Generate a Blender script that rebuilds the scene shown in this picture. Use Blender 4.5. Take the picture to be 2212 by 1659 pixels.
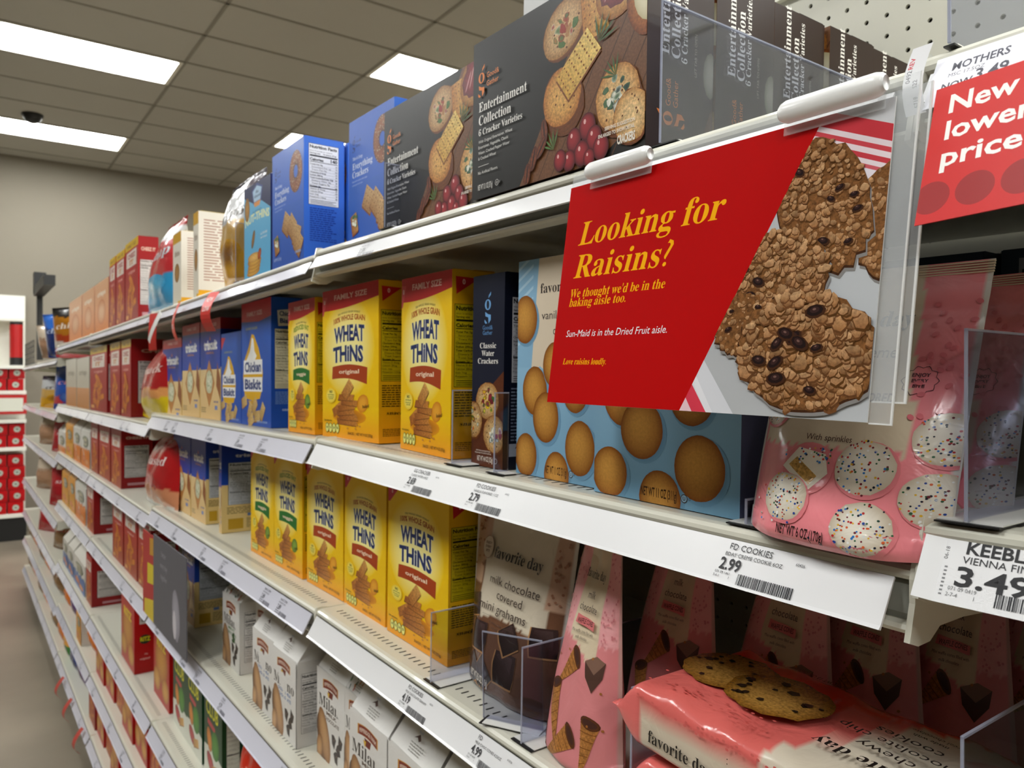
# Supermarket cracker and cookie aisle. Units are metres; x runs along the shelves, y into them, z up.
import bpy, bmesh, math, random
from mathutils import Vector, Matrix, noise

for _o in list(bpy.data.objects):
    bpy.data.objects.remove(_o)
SC = bpy.context.scene
COL = SC.collection

# ------------------------------------------------------------------ camera
EYE = 1.62
FPX = 1661.0
YAW = math.radians(35.94)
cam_data = bpy.data.cameras.new('camera')
cam = bpy.data.objects.new('camera', cam_data)
COL.objects.link(cam)
cam.location = (0, 0, EYE)
cam.rotation_euler = (math.radians(90 - 0.086), 0, math.radians(90) - YAW)
cam_data.sensor_width = 36
cam_data.lens = FPX / 2212 * 36
cam_data.clip_start = 0.02
cam_data.clip_end = 100
cam_data.dof.use_dof = True
cam_data.dof.focus_distance = 0.53
cam_data.dof.aperture_fstop = 15.0
SC.camera = cam

# ------------------------------------------------------------------ world, exposure
world = bpy.data.worlds.new('store_air')
world.use_nodes = True
SC.world = world
world.node_tree.nodes['Background'].inputs[0].default_value = (1.0, 0.955, 0.89, 1)
world.node_tree.nodes['Background'].inputs[1].default_value = 0.05
SC.view_settings.view_transform = 'Standard'
SC.view_settings.look = 'None'
SC.view_settings.gamma = 1.0
SC.view_settings.exposure = 0.58
SC.view_settings.use_curve_mapping = False
SC.cycles.use_denoising = True
SC.cycles.max_bounces = 7
SC.cycles.diffuse_bounces = 4
SC.cycles.glossy_bounces = 3
SC.cycles.transparent_max_bounces = 16
SC.cycles.sample_clamp_indirect = 4.0
SC.cycles.caustics_reflective = False
SC.cycles.caustics_refractive = False
LAMP = 20.0            # radiance of a lit troffer

TILT = math.radians(1.35)   # the near bay has sunk at its far end
XB = [0.997, -0.222, -1.136, -2.355, -3.574, -4.793, -6.012, -7.231]   # bay joints
YF = 0.45              # shelf front
CEIL = 4.08

CA, SA = math.cos(YAW), math.sin(YAW)


def X(px, Y=YF):
    """x of the point on the plane y=Y that lies on the photograph's column px"""
    u = (px - 1106) / FPX
    return Y / (SA + u * CA) * (-CA + u * SA)


def Z(px, py, Y=YF):
    u = (px - 1106) / FPX
    return EYE + (827 - py) / FPX * Y / (SA + u * CA)


# ------------------------------------------------------------------ colour and materials
def lin(h, a=0.0):
    h = h.lstrip('#')
    o = []
    for i in (0, 2, 4):
        v = int(h[i:i + 2], 16) / 255
        o.append(v / 12.92 if v <= 0.04045 else ((v + 0.055) / 1.055) ** 2.4)
    return (o[0], o[1], o[2], a)


def mixc(a, b, t):
    return tuple(a[i] + (b[i] - a[i]) * t for i in range(4))


def new_mat(name):
    m = bpy.data.materials.new(name)
    m.use_nodes = True
    nt = m.node_tree
    return m, nt, nt.nodes['Principled BSDF']


def N(nt, t, **k):
    n = nt.nodes.new(t)
    for a, b in k.items():
        setattr(n, a, b)
    return n


def ink_mat(name, rough, spec=0.5, coat=0.0, bump=0.0, bscale=60.0, bdist=0.001):
    """printed stock: the ink attribute gives the colour, its alpha how grainy the printed food is"""
    m, nt, p = new_mat(name)
    at = N(nt, 'ShaderNodeAttribute', attribute_name='ink')
    tc = N(nt, 'ShaderNodeTexCoord')
    no = N(nt, 'ShaderNodeTexNoise')
    no.inputs['Scale'].default_value = 420
    no.inputs['Detail'].default_value = 5
    no.inputs['Roughness'].default_value = 0.65
    nt.links.new(tc.outputs['Object'], no.inputs['Vector'])
    mr = N(nt, 'ShaderNodeMapRange')
    mr.inputs['From Min'].default_value = 0.3
    mr.inputs['From Max'].default_value = 0.7
    mr.inputs['To Min'].default_value = 0.38
    mr.inputs['To Max'].default_value = 1.4
    nt.links.new(no.outputs[0], mr.inputs['Value'])
    mx = N(nt, 'ShaderNodeMix', data_type='FLOAT')
    mx.inputs[2].default_value = 1.0
    nt.links.new(at.outputs['Alpha'], mx.inputs[0])
    nt.links.new(mr.outputs[0], mx.inputs[3])
    vm = N(nt, 'ShaderNodeVectorMath', operation='SCALE')
    nt.links.new(at.outputs['Color'], vm.inputs[0])
    nt.links.new(mx.outputs[0], vm.inputs['Scale'])
    hs = N(nt, 'ShaderNodeHueSaturation')
    hs.inputs['Saturation'].default_value = 1.0
    gm = N(nt, 'ShaderNodeGamma')
    gm.inputs['Gamma'].default_value = 1.13
    nt.links.new(vm.outputs[0], gm.inputs['Color'])
    nt.links.new(gm.outputs[0], hs.inputs['Color'])
    nt.links.new(hs.outputs[0], p.inputs['Base Color'])
    p.inputs['Roughness'].default_value = rough
    p.inputs['Specular IOR Level'].default_value = spec
    if coat:
        p.inputs['Coat Weight'].default_value = coat
        p.inputs['Coat Roughness'].default_value = 0.12
    if bump:
        n2 = N(nt, 'ShaderNodeTexNoise')
        n2.inputs['Scale'].default_value = bscale
        n2.inputs['Detail'].default_value = 3
        n2.inputs['Distortion'].default_value = 1.2
        nt.links.new(tc.outputs['Object'], n2.inputs['Vector'])
        b = N(nt, 'ShaderNodeBump')
        b.inputs['Strength'].default_value = bump
        b.inputs['Distance'].default_value = bdist
        nt.links.new(n2.outputs[0], b.inputs['Height'])
        nt.links.new(b.outputs[0], p.inputs['Normal'])
    return m


def plain(name, col, rough=0.5, metal=0.0, spec=0.5, vary=0.06, vscale=8.0, bump=0.0, bscale=200.0, coat=0.0):
    m, nt, p = new_mat(name)
    tc = N(nt, 'ShaderNodeTexCoord')
    no = N(nt, 'ShaderNodeTexNoise')
    no.inputs['Scale'].default_value = vscale
    no.inputs['Detail'].default_value = 4
    nt.links.new(tc.outputs['Object'], no.inputs['Vector'])
    mr = N(nt, 'ShaderNodeMapRange')
    mr.inputs['To Min'].default_value = 1 - vary
    mr.inputs['To Max'].default_value = 1 + vary
    nt.links.new(no.outputs[0], mr.inputs['Value'])
    vm = N(nt, 'ShaderNodeVectorMath', operation='SCALE')
    vm.inputs[0].default_value = lin(col)[:3]
    nt.links.new(mr.outputs[0], vm.inputs['Scale'])
    nt.links.new(vm.outputs[0], p.inputs['Base Color'])
    p.inputs['Roughness'].default_value = rough
    p.inputs['Metallic'].default_value = metal
    p.inputs['Specular IOR Level'].default_value = spec
    if coat:
        p.inputs['Coat Weight'].default_value = coat
    if bump:
        n2 = N(nt, 'ShaderNodeTexNoise')
        n2.inputs['Scale'].default_value = bscale
        nt.links.new(tc.outputs['Object'], n2.inputs['Vector'])
        b = N(nt, 'ShaderNodeBump')
        b.inputs['Strength'].default_value = bump
        b.inputs['Distance'].default_value = 0.002
        nt.links.new(n2.outputs[0], b.inputs['Height'])
        nt.links.new(b.outputs[0], p.inputs['Normal'])
    return m


def clear_mat(name, tint, gloss=0.12, rough=0.04):
    m, nt, p = new_mat(name)
    nt.nodes.remove(p)
    out = nt.nodes['Material Output']
    tr = N(nt, 'ShaderNodeBsdfTransparent')
    tr.inputs[0].default_value = tint
    gl = N(nt, 'ShaderNodeBsdfGlossy')
    gl.inputs['Roughness'].default_value = rough
    lw = N(nt, 'ShaderNodeLayerWeight')
    lw.inputs['Blend'].default_value = 0.25
    mr = N(nt, 'ShaderNodeMapRange')
    mr.inputs['To Min'].default_value = gloss * 0.35
    mr.inputs['To Max'].default_value = min(1.0, gloss * 4)
    nt.links.new(lw.outputs['Fresnel'], mr.inputs['Value'])
    mx = N(nt, 'ShaderNodeMixShader')
    nt.links.new(mr.outputs[0], mx.inputs[0])
    nt.links.new(tr.outputs[0], mx.inputs[1])
    nt.links.new(gl.outputs[0], mx.inputs[2])
    nt.links.new(mx.outputs[0], out.inputs['Surface'])
    return m


def hazy_mat(name, col, alpha, rough=0.2):
    """translucent plastic: part see-through, part pale body colour"""
    m, nt, p = new_mat(name)
    out = nt.nodes['Material Output']
    p.inputs['Base Color'].default_value = lin(col, 1)
    p.inputs['Roughness'].default_value = rough
    tr = N(nt, 'ShaderNodeBsdfTransparent')
    mx = N(nt, 'ShaderNodeMixShader')
    mx.inputs[0].default_value = alpha
    nt.links.new(tr.outputs[0], mx.inputs[1])
    nt.links.new(p.outputs[0], mx.inputs[2])
    nt.links.new(mx.outputs[0], out.inputs['Surface'])
    return m


def glow_mat(name, col, strength):
    m, nt, p = new_mat(name)
    p.inputs['Base Color'].default_value = (0.8, 0.8, 0.8, 1)
    p.inputs['Emission Color'].default_value = col
    p.inputs['Emission Strength'].default_value = strength
    return m


CARD = ink_mat('printed_carton', 0.38, 0.30, 0.04, 0.04, 25)
FILM = ink_mat('printed_film', 0.22, 0.6, 0.3, 0.5, 34, 0.003)
PAPER = ink_mat('printed_paper', 0.6, 0.3)
MATTE = ink_mat('matte_film', 0.42, 0.4, 0.1, 0.35, 30, 0.003)
POSTER = ink_mat('printed_poster', 0.7, 0.08)
CREAM = plain('cream_enamel', '#d9d7c8', 0.33, vary=0.03, vscale=5, coat=0.2)
CREAMD = plain('shelf_underside', '#b9b4a2', 0.45, vary=0.04)
CHANNEL = plain('price_channel', '#85877f', 0.4)
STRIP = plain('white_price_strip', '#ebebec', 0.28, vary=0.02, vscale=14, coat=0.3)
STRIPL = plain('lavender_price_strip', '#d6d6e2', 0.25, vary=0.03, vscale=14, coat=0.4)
PEG = plain('pegboard_enamel', '#cfcdbf', 0.45, vary=0.02, vscale=3)
DARK = plain('dark_void', '#1b1815', 0.8)
BLACK = plain('black_plastic', '#141414', 0.45)
SLOT = plain('slot_shadow', '#2d2b26', 0.9)
WHITEP = plain('white_plastic', '#e8e8e4', 0.35, vary=0.02)
GREYB = plain('grey_kick_plate', '#3b3a37', 0.5)
ACRYL = clear_mat('clear_acrylic', (0.80, 0.82, 0.90, 1), 0.10)
ACRYLE = hazy_mat('acrylic_edge', '#b4b9cc', 0.5, 0.12)
CLIPM = hazy_mat('frosted_clip', '#f4f4f2', 0.80, 0.25)
SLEEVE = hazy_mat('sign_sleeve', '#e6eaec', 0.20, 0.08)
CEILM = plain('ceiling_board', '#b6b3aa', 0.9, vary=0.03, vscale=2.5, bump=0.15, bscale=120)
TBAR = plain('ceiling_runner', '#8b867a', 0.6)
WALLM = plain('beige_paint', '#857e70', 0.8, vary=0.03, vscale=1.2)
REDM = plain('red_enamel', '#b01718', 0.4)
FIXW = plain('white_fixture', '#e9e7dc', 0.5)
LAMPM = glow_mat('lit_diffuser', (0.985, 1.0, 0.985, 1), LAMP)
LAMPB = glow_mat('lit_baffle', (0.985, 1.0, 0.985, 1), LAMP * 0.6)


# ------------------------------------------------------------------ mesh helpers
def link(name, data, parent=None, loc=None, rot=None):
    o = bpy.data.objects.new(name, data)
    COL.objects.link(o)
    if parent is not None:
        o.parent = parent
    if loc is not None:
        o.location = loc
    if rot is not None:
        o.rotation_euler = rot
    return o


def tag(o, label=None, cat=None, group=None, kind=None):
    if label:
        o['label'] = label
    if cat:
        o['category'] = cat
    if group:
        o['group'] = group
    if kind:
        o['kind'] = kind
    return o


def mesh(name, v, f, mat, cols=None, smooth=False, fm=None):
    me = bpy.data.meshes.new(name)
    me.from_pydata(v, [], f)
    for m in (mat if isinstance(mat, (list, tuple)) else [mat]):
        me.materials.append(m)
    if fm:
        me.polygons.foreach_set('material_index', fm)
    if cols is not None:
        a = me.color_attributes.new('ink', 'FLOAT_COLOR', 'POINT')
        a.data.foreach_set('color', [c for q in cols for c in q])
    if smooth:
        me.polygons.foreach_set('use_smooth', [True] * len(me.polygons))
    me.update()
    return me


class MB:
    """collects boxes, prisms and tubes into one mesh"""
    def __init__(s):
        s.v, s.f, s.m = [], [], []

    def box(s, x0, y0, z0, x1, y1, z1, m=0):
        b = len(s.v)
        s.v += [(x, y, z) for z in (z0, z1) for x, y in ((x0, y0), (x1, y0), (x1, y1), (x0, y1))]
        for q in ((0, 3, 2, 1), (4, 5, 6, 7), (0, 1, 5, 4), (1, 2, 6, 5), (2, 3, 7, 6), (3, 0, 4, 7)):
            s.f.append(tuple(b + i for i in q))
            s.m.append(m)
        return s

    def prism_x(s, prof, x0, x1, m=0):
        """prof: (y, z) loop swept along x"""
        b, n = len(s.v), len(prof)
        s.v += [(x0, y, z) for y, z in prof] + [(x1, y, z) for y, z in prof]
        for i in range(n):
            j = (i + 1) % n
            s.f.append((b + i, b + j, b + n + j, b + n + i))
            s.m.append(m)
        s.f.append(tuple(b + i for i in reversed(range(n))))
        s.f.append(tuple(b + n + i for i in range(n)))
        s.m += [m, m]
        return s

    def prism_y(s, prof, y0, y1, m=0):
        b, n = len(s.v), len(prof)
        s.v += [(x, y0, z) for x, z in prof] + [(x, y1, z) for x, z in prof]
        for i in range(n):
            j = (i + 1) % n
            s.f.append((b + i, b + j, b + n + j, b + n + i))
            s.m.append(m)
        s.f.append(tuple(b + i for i in range(n)))
        s.f.append(tuple(b + n + i for i in reversed(range(n))))
        s.m += [m, m]
        return s

    def build(s, name, mat, parent=None, smooth=False, bevel=0):
        me = mesh(name, s.v, s.f, mat, smooth=smooth, fm=s.m)
        o = link(name, me, parent)
        if bevel:
            b = o.modifiers.new('bevel', 'BEVEL')
            b.width = bevel
            b.segments = 2
            b.limit_method = 'ANGLE'
        return o


# ------------------------------------------------------------------ lettering
_cu = bpy.data.curves.new('type', 'FONT')
_to = bpy.data.objects.new('type', _cu)
_tc = {}


def _math(s):
    r = ''
    for c in s:
        if 'A' <= c <= 'Z':
            r += chr(0x1d400 + ord(c) - 65)
        elif 'a' <= c <= 'z':
            r += chr(0x1d41a + ord(c) - 97)
        elif '0' <= c <= '9':
            r += chr(0x1d7ce + ord(c) - 48)
        else:
            r += c
    return r


def glyphs(s, style):
    """(points, faces, width) for cap height 0.7; styles: n regular, b bold, h heavy, s serif bold, i serif bold italic, o oblique"""
    k = (s, style)
    if k not in _tc:
        _cu.body = _math(s) if style in 'si' else s
        _cu.offset = {'b': 0.022, 'h': 0.04}.get(style, 0.0)
        _cu.shear = 0.22 if style in 'io' else 0.0
        _cu.resolution_u = 2
        me = bpy.data.meshes.new_from_object(_to)
        v = [(p.co.x, p.co.y) for p in me.vertices]
        f = [tuple(q.vertices) for q in me.polygons]
        bpy.data.meshes.remove(me)
        x0 = min((p[0] for p in v), default=0)
        _tc[k] = ([(a - x0, b) for a, b in v], f, max((p[0] for p in v), default=0) - x0)
    return _tc[k]


# ------------------------------------------------------------------ printed art
EPS = 8e-6
EPSF = 3.0e-5


class Art:
    """flat print laid out in metres on a face; each element lies a hair above the one before"""
    def __init__(s, fine=False):
        s.v, s.f, s.c, s.l, s.fine = [], [], [], 1, fine

    def add(s, pts, faces, cols):
        b = len(s.v)
        s.v += [(x, y, s.l) for x, y in pts]
        s.f += [tuple(b + i for i in q) for q in faces]
        s.c += cols
        s.l += 1

    def poly(s, pts, c, a=0.0):
        c = lin(c, a) if isinstance(c, str) else c
        s.add(pts, [tuple(range(len(pts)))], [c] * len(pts))

    def grad(s, pts, cs, a=0.0):
        s.add(pts, [tuple(range(len(pts)))], [lin(c, a) for c in cs])

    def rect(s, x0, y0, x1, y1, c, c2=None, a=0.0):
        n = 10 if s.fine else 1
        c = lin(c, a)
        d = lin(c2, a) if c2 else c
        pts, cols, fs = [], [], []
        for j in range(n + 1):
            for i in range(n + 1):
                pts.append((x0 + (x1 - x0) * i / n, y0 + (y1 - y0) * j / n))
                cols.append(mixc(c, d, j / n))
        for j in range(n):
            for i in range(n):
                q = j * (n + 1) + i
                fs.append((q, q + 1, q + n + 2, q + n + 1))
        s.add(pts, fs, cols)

    def ell(s, cx, cy, rx, ry=None, c='#ffffff', c2=None, rot=0, n=22, a=0.0, irr=0.0, seed=0, off=(0, 0), box=None):
        ry = rx if ry is None else ry
        c = lin(c, a)
        d = lin(c2, a) if c2 else c
        R = random.Random(seed)
        w = [1 + irr * R.uniform(-1, 1) for _ in range(n)]
        cr, sr = math.cos(rot), math.sin(rot)
        rings = (0.4, 0.72, 0.9, 1.0) if (c2 or s.fine) else (1.0,)
        pts, cols, fs = [(cx + off[0] * rx, cy + off[1] * ry)], [c], []
        for q in rings:
            for i in range(n):
                t = 2 * math.pi * i / n
                k = q * (1 + (w[i] - 1) * q)
                ex, ey = rx * k * math.cos(t), ry * k * math.sin(t)
                ox, oy = off[0] * rx * (1 - q), off[1] * ry * (1 - q)
                pts.append((cx + ox + ex * cr - ey * sr, cy + oy + ex * sr + ey * cr))
                cols.append(mixc(c, d, q ** 2.2))
        if box:
            pts = [(min(max(x, box[0]), box[2]), min(max(y, box[1]), box[3])) for x, y in pts]
        for i in range(n):
            fs.append((0, 1 + i, 1 + (i + 1) % n))
        for r in range(len(rings) - 1):
            for i in range(n):
                j = (i + 1) % n
                fs.append((1 + r * n + i, 1 + (r + 1) * n + i, 1 + (r + 1) * n + j, 1 + r * n + j))
        s.add(pts, fs, cols)

    def text(s, t, x, y, h, c, st='n', al='c', sx=1.0, rot=0.0, arc=0.0, wide=None):
        """h: cap height; wide: squeeze to this width; arc: rise of the middle"""
        v, f, w = glyphs(t, st)
        k = h / 0.7
        kx = k * sx
        if wide:
            kx = wide / max(w, 1e-6)
        W = w * kx
        ox = {'l': 0, 'c': -W / 2, 'r': -W}[al]
        cr, sr = math.cos(rot), math.sin(rot)
        pts = []
        for a, b in v:
            a, b = a * kx + ox, b * k
            if arc and W:
                q = (a - ox) / W * 2 - 1
                b += arc * (1 - q * q)
            pts.append((x + a * cr - b * sr, y + a * sr + b * cr))
        cc = lin(c)
        s.add(pts, f, [cc] * len(pts))
        return W

    def build(s, name, fn, mat):
        if s.fine:
            # cut long edges so the print can follow a curved film
            me = mesh(name + '_flat', s.v, s.f, mat, cols=s.c)
            bm = bmesh.new()
            bm.from_mesh(me)
            bmesh.ops.triangulate(bm, faces=bm.faces[:])
            for _ in range(5):
                es = [e for e in bm.edges if (e.verts[0].co - e.verts[1].co).length > .0032]
                if not es:
                    break
                bmesh.ops.subdivide_edges(bm, edges=es, cuts=1, use_grid_fill=False)
                bmesh.ops.triangulate(bm, faces=[f for f in bm.faces if len(f.verts) > 3])
            for v in bm.verts:
                v.co = fn(v.co.x, v.co.y, v.co.z * EPSF)
            bm.to_mesh(me)
            bm.free()
            me.name = name
            return me
        return mesh(name, [fn(x, y, l * EPS) for x, y, l in s.v], s.f, mat, cols=s.c)


def clip_poly(pts, x0, y0, x1, y1):
    def cut(p, inside, hit):
        o = []
        for i in range(len(p)):
            a, b = p[i - 1], p[i]
            if inside(b):
                if not inside(a):
                    o.append(hit(a, b))
                o.append(b)
            elif inside(a):
                o.append(hit(a, b))
        return o

    def hx(x):
        return lambda a, b: (x, a[1] + (b[1] - a[1]) * (x - a[0]) / (b[0] - a[0]))

    def hy(y):
        return lambda a, b: (a[0] + (b[0] - a[0]) * (y - a[1]) / (b[1] - a[1]), y)
    for ins, h in ((lambda p: p[0] >= x0, hx(x0)), (lambda p: p[0] <= x1, hx(x1)), (lambda p: p[1] >= y0, hy(y0)), (lambda p: p[1] <= y1, hy(y1))):
        if len(pts) > 2:
            pts = cut(pts, ins, h)
    return pts


# --- pieces of printed food
def cracker(A, cx, cy, w, h, rot=0.0, skew=0.0, c='#d9a35f', c2='#b9793a', holes=3, edge='#8c5526'):
    def T(x, y):
        x += skew * y
        return (cx + x * math.cos(rot) - y * math.sin(rot), cy + x * math.sin(rot) + y * math.cos(rot))
    q = [(-w / 2, -h / 2), (w / 2, -h / 2), (w / 2, h / 2), (-w / 2, h / 2)]
    A.poly([(a, b - h * 0.09) for a, b in (T(*p) for p in q)], edge, 0.6)
    A.grad([T(*p) for p in q], [c2, c, c, c2], 0.7)
    if holes:
        r = min(w, h) * 0.035
        for i in range(holes):
            for j in range(holes):
                x, y = T((i + .5) / holes * w - w / 2, (j + .5) / holes * h - h / 2)
                A.ell(x, y, r, r, edge, n=6)


def round_cracker(A, cx, cy, rx, ry, rot=0, c='#dfae6b', c2='#a9682c', seed=1, stack=0, topping=None, box=None):
    for k in range(stack, 0, -1):
        A.ell(cx + rx * 0.06 * k, cy - ry * 0.13 * k, rx, ry, '#a8682f', '#6f3f1a', rot, a=0.5, irr=0.02, seed=seed + k, box=box)
    A.ell(cx, cy, rx * 1.02, ry * 1.03, '#7d4a20', rot=rot, irr=0.03, seed=seed, box=box)
    A.ell(cx, cy, rx, ry, c, c2, rot, a=0.75, irr=0.025, seed=seed, n=28, box=box)
    R = random.Random(seed)
    for i in range(9):
        t, q = R.uniform(0, 6.28), R.uniform(0.2, 0.8)
        ex, ey = rx * q * math.cos(t), ry * q * math.sin(t)
        x, y = cx + ex * math.cos(rot) - ey * math.sin(rot), cy + ex * math.sin(rot) + ey * math.cos(rot)
        if not box or (box[0] < x < box[2] and box[1] < y < box[3]):
            A.ell(x, y, rx * 0.045, ry * 0.045, '#6b3c17', n=6)
    if topping:
        for i in range(16):
            t, q = R.uniform(0, 6.28), R.uniform(0, 0.62)
            x, y = cx + rx * q * math.cos(t), cy + ry * q * math.sin(t)
            A.ell(x, y, rx * R.uniform(.10, .22), ry * R.uniform(.08, .18), R.choice(topping), R.choice(topping), R.uniform(0, 3), n=8, a=0.4, irr=0.3, seed=i, box=box)


def herb(A, x, y, L, rot, c='#3f5f33', n=5):
    for i in range(n):
        t = rot + (i - (n - 1) / 2) * 0.38
        dx, dy = math.cos(t), math.sin(t)
        A.poly([(x, y), (x + dx * L * .5 - dy * L * .05, y + dy * L * .5 + dx * L * .05), (x + dx * L, y + dy * L), (x + dx * L * .5 + dy * L * .05, y + dy * L * .5 - dx * L * .05)], c)


def plain_cookie(A, cx, cy, rx, ry, rot=0.0, box=None, seed=0):
    A.ell(cx + rx * .10, cy - ry * .09, rx * 1.08, ry * 1.05, '#5b86a6', '#7fabc9', rot, n=26, box=box)
    A.ell(cx, cy, rx, ry, '#d9a453', '#8f5417', rot, n=30, a=0.22, irr=0.008, seed=seed, off=(-.15, .2), box=box)


SPR = ['#c43a3a', '#2f4f9c', '#1f2a3f', '#e0e0dc', '#e2b73a', '#3c6a4a', '#d66a3f', '#3a7fc0', '#7a2c38', '#f1f1ee']


def sprinkle_cookie(A, cx, cy, r, seed, half=False):
    A.l = 6 if half else 10
    R = random.Random(seed)
    A.ell(cx + r * .08, cy - r * .08, r * 1.06, r * 1.06, '#c0707a', '#e58b90', n=20)
    if half:
        A.poly([(cx - r, cy - r * .1), (cx - r * .4, cy + r * .75), (cx + r * .7, cy + r * .55), (cx + r * .95, cy - r * .2), (cx + r * .35, cy - r * .9)], '#e9e0cf')
        A.poly([(cx - r * .7, cy + r * .0), (cx - r * .4, cy + r * .35), (cx + r * .55, cy - r * .35), (cx + r * .3, cy - r * .7)], '#cfa45c', 1.0)
    else:
        A.ell(cx, cy, r, r * .98, '#efe9dc', '#cdbfa9', n=26, irr=0.025, seed=seed, off=(-.2, .25))
    for i in range(105 if not half else 40):
        t, q = R.uniform(0, 6.28), R.random() ** .6
        if half:
            x, y = cx + r * R.uniform(-.3, .95), cy + r * R.uniform(.2, .8)
        else:
            x, y = cx + r * q * .99 * math.cos(t), cy + r * q * .99 * math.sin(t)
        b = len(A.v)
        k = r * R.uniform(.032, .05)
        cc = lin(R.choice(SPR))
        A.v += [(x + k * math.cos(j * 1.047), y + k * math.sin(j * 1.047), A.l + (i % 3)) for j in range(6)]
        A.f.append(tuple(b + j for j in range(6)))
        A.c += [cc] * 6
    A.l += 4


def chip_cookie(A, cx, cy, rx, ry, seed, rot=0.0):
    R = random.Random(seed)
    A.ell(cx, cy, rx, ry, '#c59a52', '#8b6022', rot, n=30, a=0.8, irr=0.05, seed=seed)
    for i in range(15):
        t, q = R.uniform(0, 6.28), R.random() ** .5 * .85
        x, y = cx + rx * q * math.cos(t), cy + ry * q * math.sin(t)
        s = rx * R.uniform(.07, .15)
        A.poly([(x + s * R.uniform(.5, 1) * math.cos(j * 1.26), y + s * R.uniform(.5, 1) * ry / rx * math.sin(j * 1.26)) for j in range(5)], R.choice(['#22170f', '#33231a', '#3d2a1a']))
        A.poly([(x - s * .4, y + s * .1), (x + s * .2, y + s * .3), (x + s * .1, y + s * .1)], '#6b5140')


def nutrition(A, x0, y0, x1, y1, paper, ink='#161616', sx=.8, rows=13, rule=True):
    w, h = x1 - x0, y1 - y0
    A.rect(x0, y0, x1, y1, ink)
    e = w * .012
    A.rect(x0 + e, y0 + e, x1 - e, y1 - e, paper)
    hh = min(h * .05, w * .105)
    A.text('Nutrition Facts', x0 + w * .04, y1 - hh * 1.5, hh, ink, 'h', 'l', wide=w * .9)
    y = y1 - hh * 2.5
    A.text('about 16 servings per container', x0 + w * .04, y, hh * .42, ink, 'n', 'l', wide=w * .75)
    y -= hh * .85
    A.text('Serving size    16 pieces (31g)', x0 + w * .04, y, hh * .5, ink, 'b', 'l', wide=w * .88)
    y -= hh * .85
    A.rect(x0 + w * .04, y, x1 - w * .04, y + hh * .5, ink)
    y -= hh * 1.35
    A.text('Calories', x0 + w * .04, y, hh * .85, ink, 'h', 'l', wide=w * .45)
    A.text('140', x1 - w * .05, y, hh * 1.1, ink, 'h', 'r', wide=w * .22)
    y -= hh * .5
    A.rect(x0 + w * .04, y, x1 - w * .04, y + hh * .2, ink)
    names = ['Total Fat 5g', '  Saturated Fat 1g', '  Trans Fat 0g', 'Cholesterol 0mg', 'Sodium 200mg', 'Total Carbohydrate 22g', '  Dietary Fiber 3g', '  Total Sugars 5g', 'Protein 2g', 'Vitamin D 0mcg', 'Calcium 20mg', 'Iron 1mg', 'Potassium 110mg']
    step = (y - y0 - h * .12) / rows
    for i in range(rows):
        y -= step
        t = names[i % len(names)]
        A.text(t.strip(), x0 + w * (.04 if t[0] != ' ' else .1), y, min(step * .5, hh * .5), ink, 'b' if t[0] != ' ' and i < 9 else 'n', 'l', wide=w * .035 * len(t))
        A.text('%d%%' % ((i * 7) % 19), x1 - w * .05, y, min(step * .5, hh * .5), ink, 'b', 'r', sx=.8)
        A.rect(x0 + w * .04, y - step * .25, x1 - w * .04, y - step * .25 + (h * .012 if i == 8 else h * .0018), ink)
    for k in range(3):
        A.rect(x0 + w * .05, y0 + h * (.025 + .025 * k), x1 - w * (.08 + .1 * (k % 2)), y0 + h * (.031 + .025 * k), ink)


def small_print(A, x0, y0, x1, y1, n, c, seed=0):
    """tiny copy nobody can read at this distance: rows of short words as bars"""
    R = random.Random(seed)
    st = (y1 - y0) / n
    for i in range(n):
        x, y = x0, y1 - (i + .7) * st
        lim = x1 - (x1 - x0) * R.uniform(0, .25)
        while x < lim:
            w = st * R.uniform(.8, 2.6)
            A.poly([(x, y), (min(x + w, x1), y), (min(x + w, x1), y + st * .42), (x, y + st * .42)], c)
            x += w + st * .35
            A.l -= 1
    A.l += 1


def barcode(A, x, y, w, h, seed=0, c='#26262c'):
    R = random.Random(seed)
    q = x
    while q < x + w:
        b = w * R.choice([.006, .009, .014, .02])
        A.poly([(q, y), (min(q + b, x + w), y), (min(q + b, x + w), y + h), (q, y + h)], c)
        A.l -= 1
        q += b + w * R.choice([.008, .011, .018])
    A.l += 1


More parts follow.
